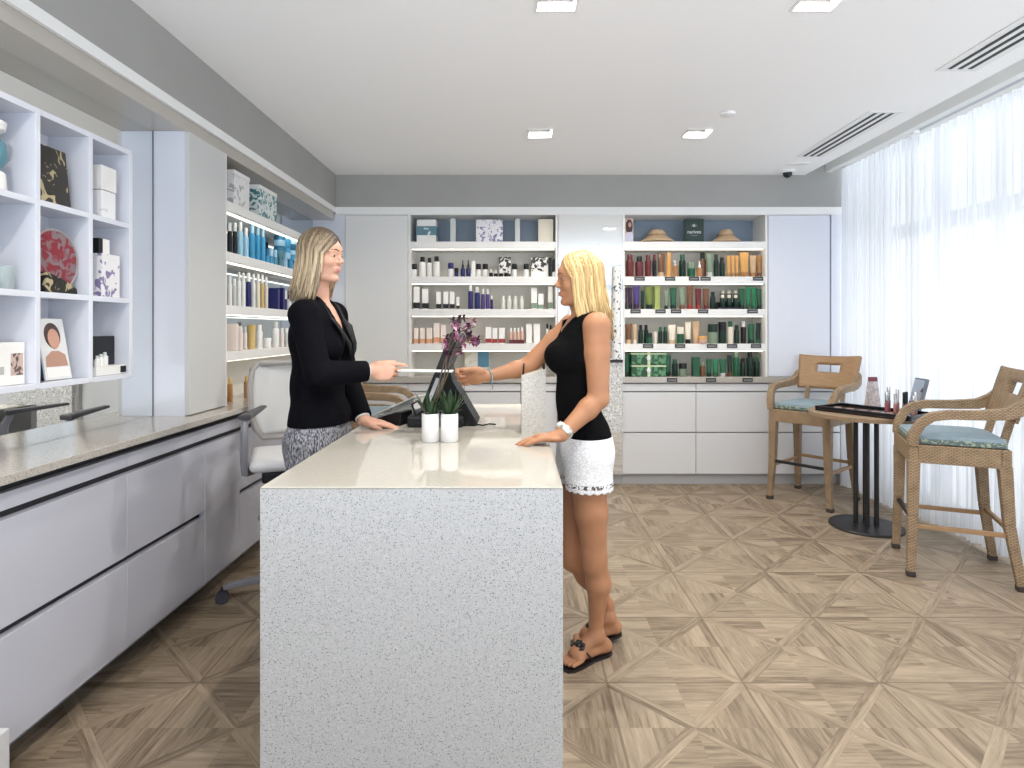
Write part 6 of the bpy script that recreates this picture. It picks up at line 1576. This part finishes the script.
# ================================================================ employee on the left, facing +x
def employee():
    base = (-0.84, 2.52, 0.0)
    F = Field((-1.08, 2.20, 0.0), (-0.38, 2.90, 1.84), VOX)
    YAW = math.radians(-12)
    fr = head_frame((-0.823, 2.50, 1.560), YAW, math.radians(-2), 0, 0.965)
    R = np.array(Matrix.Rotation(math.radians(-7), 3, 'Z'))
    ctr = V3(-0.828, 2.52, 0)
    L = lambda x, y, z: ctr+R @ V3(x, y, 0)+V3(0, 0, z)          # torso frame: x front, y left
    shr, shl = V3(-0.838, 2.372, 1.415), V3(-0.812, 2.672, 1.420)
    elr = np.array(Wp(318, 374, 2.325)); wrr = np.array(Wp(370, 371, 2.455))
    ell_ = np.array(Wp(346, 376, 2.73)); wrl = V3(-0.664, 2.615, 0.962)
    def torso(F, off=0.0):
        F.el(L(0.0, 0, 1.32), (0.098, 0.150, 0.145), 0.03, R, off=off)
        for y in (-0.068, 0.068): F.el(L(0.066, y, 1.285), (0.056, 0.058, 0.058), 0.03, R, off=off)
        F.el(L(-0.005, 0, 1.12), (0.092, 0.128, 0.17), 0.04, R, off=off)
        F.el(L(0.005, 0, 0.93), (0.098, 0.162, 0.13), 0.04, R, off=off)
        for y in (-0.072, 0.072): F.el(L(-0.012, y, 0.895), (0.072, 0.083, 0.09), 0.03, R, off=off)
        F.rc(L(-0.012, 0, 1.425), shr, 0.058, 0.046, 0.03, off=off); F.rc(L(-0.012, 0, 1.425), shl, 0.058, 0.046, 0.03, off=off)
    torso(F)
    F.rc(L(-0.010, 0, 1.43), (-0.826, 2.503, 1.59), 0.050, 0.045, 0.02)
    add_head(F, fr)
    for sh, el, wr in ((shr, elr, wrr), (shl, ell_, wrl)):
        F.rc(sh, el, 0.046, 0.038, 0.015); F.rc(el, el*0.65+wr*0.35, 0.038, 0.036, 0.012); F.rc(el*0.65+wr*0.35, wr, 0.036, 0.0245, 0.012)
    hand_prims(F, wrr, (0.98, 0.16, -0.02), (-0.1, 1, -0.25), (0.08, 0.25, 1), [(16, 30, 14), (46, 52, 30), (58, 60, 32), (66, 64, 34)], (14, 8, 12), 1.0, 0.03)
    hand_prims(F, wrl+V3(0.004, 0, -0.002), (0.98, 0.02, -0.16), (-0.12, 0, -1), (0, -1, 0), [(4, 8, 6), (6, 8, 6), (8, 8, 6), (10, 9, 6)], (38, 14, 4), 1.0, 0.06)
    for y, q in ((-0.085, 0), (0.085, 0.02)):
        h, kn, an = L(0.0, y, 0.86), L(0.02+q, y*0.95, 0.49), L(0.0+q, y*0.9, 0.135)
        F.rc(h, kn, 0.085, 0.052, 0.03); cf = kn*0.66+an*0.34-R @ V3(0.018, 0, 0); F.rc(kn, cf, 0.048, 0.050, 0.02); F.rc(cf, an, 0.048, 0.029, 0.02)
        F.rc(an, an+R @ V3(0.13, 0, 0)+V3(0, 0, -0.10), 0.030, 0.024, 0.02); F.rc(an, an-R @ V3(0.02, 0, 0)+V3(0, 0, -0.05), 0.030, 0.024, 0.02)
    o = obj_from(F.mesh('person', base), 'person', SKIN_F, None, base)
    tag(o, 'woman in black blazer and grey tweed skirt behind the counter, handing over a card', 'person')
    head_bits(o, base, fr, ('hazel', (0.07, 0.05, 0.03)), mat('lip_rose', (0.50, 0.17, 0.15), 0.35), mat('brow_dark', (0.07, 0.045, 0.03), 0.7))
    hm = hair_material('ash_blonde_hair', (0.060, 0.038, 0.022), (0.60, 0.47, 0.30), (0.13, 0.085, 0.048), 0.12, 0.60)
    me = locks_mesh(fr, base, 800, 0.012, 58, -0.066, -0.026, 8, puff=0.007, w0=0.0064, curl=0.005, end_jit=0.03, front_sweep=-0.010, part_x=(0.076, -0.066))
    h = bpy.data.objects.new('hair', me); C.objects.link(h); me.materials.append(hm); h.parent = o
    # blazer
    B = Field((-1.10, 2.18, 0.88), (-0.54, 2.92, 1.60), 0.0042)
    torso(B, 0.011)
    B.el(L(0.008, 0, 0.99), (0.112, 0.165, 0.12), 0.03, R)
    for sh, el, wr in ((shr, elr, wrr), (shl, ell_, wrl)):
        B.rc(sh, el, 0.057, 0.053, 0.02); cu = el*0.10+wr*0.90; B.rc(el, cu, 0.053, 0.043, 0.012)
    B.rc(L(-0.012, 0, 1.43), L(-0.012, 0, 1.525), 0.064, 0.057, 0.02)
    def cut(x, y, z):
        xl = (x-ctr[0])*R[0, 0]+(y-ctr[1])*R[1, 0]; yl = (x-ctr[0])*R[0, 1]+(y-ctr[1])*R[1, 1]
        return -(np.abs(yl)-np.clip((z-1.235)*0.20, -1, 0.044)+np.maximum(0, -xl-0.005)*9)
    B.clip(cut)
    B.clip(lambda x, y, z: np.where((x-L(-0.03, 0, 0)[0])**2+(y-L(-0.03, 0, 0)[1])**2 < 0.10**2, z-(1.520-0.55*(x+0.86)), -1.0)+0*y)
    B.clip(lambda x, y, z: -(np.sqrt((x-L(-0.008, 0, 0)[0])**2+(y-L(-0.008, 0, 0)[1])**2)-0.053)-np.clip(1.455-z, 0, 1)*50)
    def hem(x, y, z):
        d = np.minimum.reduce([np.sqrt((x-(ell_+(wrl-ell_)*t)[0])**2+(y-(ell_+(wrl-ell_)*t)[1])**2+(z-(ell_+(wrl-ell_)*t)[2])**2)-0.055 for t in (0.3, 0.5, 0.7, 0.9, 1.0)])
        return np.minimum(0.968-z+0*x+0*y, d)
    B.clip(hem)
    for el, wr in ((elr, wrr), (ell_, wrl)):
        dv = unit(wr-el); c = el*0.07+wr*0.93
        B.clip(lambda x, y, z, dv=dv, c=c: np.where((x-c[0])**2+(y-c[1])**2+(z-c[2])**2 < 0.075**2, (x-c[0])*dv[0]+(y-c[1])*dv[1]+(z-c[2])*dv[2], -1.0))
    bl = obj_from(B.mesh('blazer', base), 'blazer', mat('black_wool', (0.004, 0.004, 0.006), 0.85, spec=0.06, bump=(11, 0.5)), o)
    # lapels
    for q in (1, -1):
        pts = [(0.146, q*0.012, 1.235), (0.146, q*0.045, 1.30), (0.112, q*0.078, 1.375), (0.085, q*0.070, 1.40), (0.058, q*0.068, 1.455), (0.020, q*0.062, 1.485)]
        inn = [(0.148, q*0.002, 1.23), (0.145, q*0.012, 1.30), (0.103, q*0.030, 1.375), (0.080, q*0.036, 1.405), (0.048, q*0.045, 1.46), (0.010, q*0.052, 1.49)]
        vs = [Vector(L(*p))-Vector(base) for p in pts]+[Vector(L(*p))-Vector(base) for p in inn]
        lp = MB().add(vs, [(i, i+1, 7+i, 6+i) for i in range(5)]).build('lapel', mat('black_satin', (0.008, 0.008, 0.010), 0.6, spec=0.2), bl, smooth=True)
        sl = lp.modifiers.new('thick', 'SOLIDIFY'); sl.thickness = 0.006; sl.offset = 0
    # camisole under it
    K = Field((-0.98, 2.30, 1.02), (-0.62, 2.75, 1.42), 0.005)
    torso(K, 0.005); K.clip(lambda x, y, z: z-1.335+0*x+0*y)
    obj_from(K.mesh('camisole', base), 'camisole', mat('black_silk', (0.014, 0.014, 0.016), 0.4), o)
    # cuffs of a pale blouse
    for el, wr in ((elr, wrr), (ell_, wrl)):
        dv = unit(wr-el); c = el*0.07+wr*0.93
        MB().tube([Vector(c-dv*0.02)-Vector(base), Vector(c+dv*0.006)-Vector(base)], [0.034, 0.032], 18).build('shirt_cuff', mat('cuff_white', (0.80, 0.78, 0.76), 0.7), o, smooth=True)
    # skirt
    S = Field((-1.08, 2.26, 0.46), (-0.60, 2.80, 1.05), 0.005)
    torso(S, 0.010)
    S.rc(L(0.004, -0.080, 0.88), L(0.015, -0.065, 0.52), 0.104, 0.085, 0.04); S.rc(L(0.004, 0.080, 0.88), L(0.015, 0.065, 0.52), 0.104, 0.085, 0.04)
    S.clip(lambda x, y, z: np.maximum(z-1.0, 0.53-z)+0*x+0*y)
    obj_from(S.mesh('tweed_skirt', base), 'tweed_skirt', tweed_material(), o)
    LE = mat('pump_black', (0.012, 0.011, 0.012), 0.3)
    for y, q in ((-0.085, 0), (0.085, 0.02)):
        an = L(0.0+q, y*0.9, 0.135)
        Q = Field(an-V3(0.20, 0.20, 0.135), an+V3(0.20, 0.20, 0.03), 0.004)
        hb = an-R @ V3(0.03, 0, 0)
        Q.rc(V3(hb[0], hb[1], 0.085), an+R @ V3(0.10, 0, 0)+V3(0, 0, -0.105), 0.030, 0.026, 0.02)
        Q.rc(an+R @ V3(0.10, 0, 0)+V3(0, 0, -0.108), an+R @ V3(0.16, 0, 0)+V3(0, 0, -0.115), 0.032, 0.018, 0.02)
        Q.rc(V3(hb[0], hb[1], 0.07), V3(hb[0], hb[1], 0.008), 0.016, 0.007, 0.01)
        Q.clip(lambda x, y, z: 0.001-z+0*x+0*y)
        obj_from(Q.mesh('court_shoe', base), 'court_shoe', LE, o)
    return o
customer()
employee()
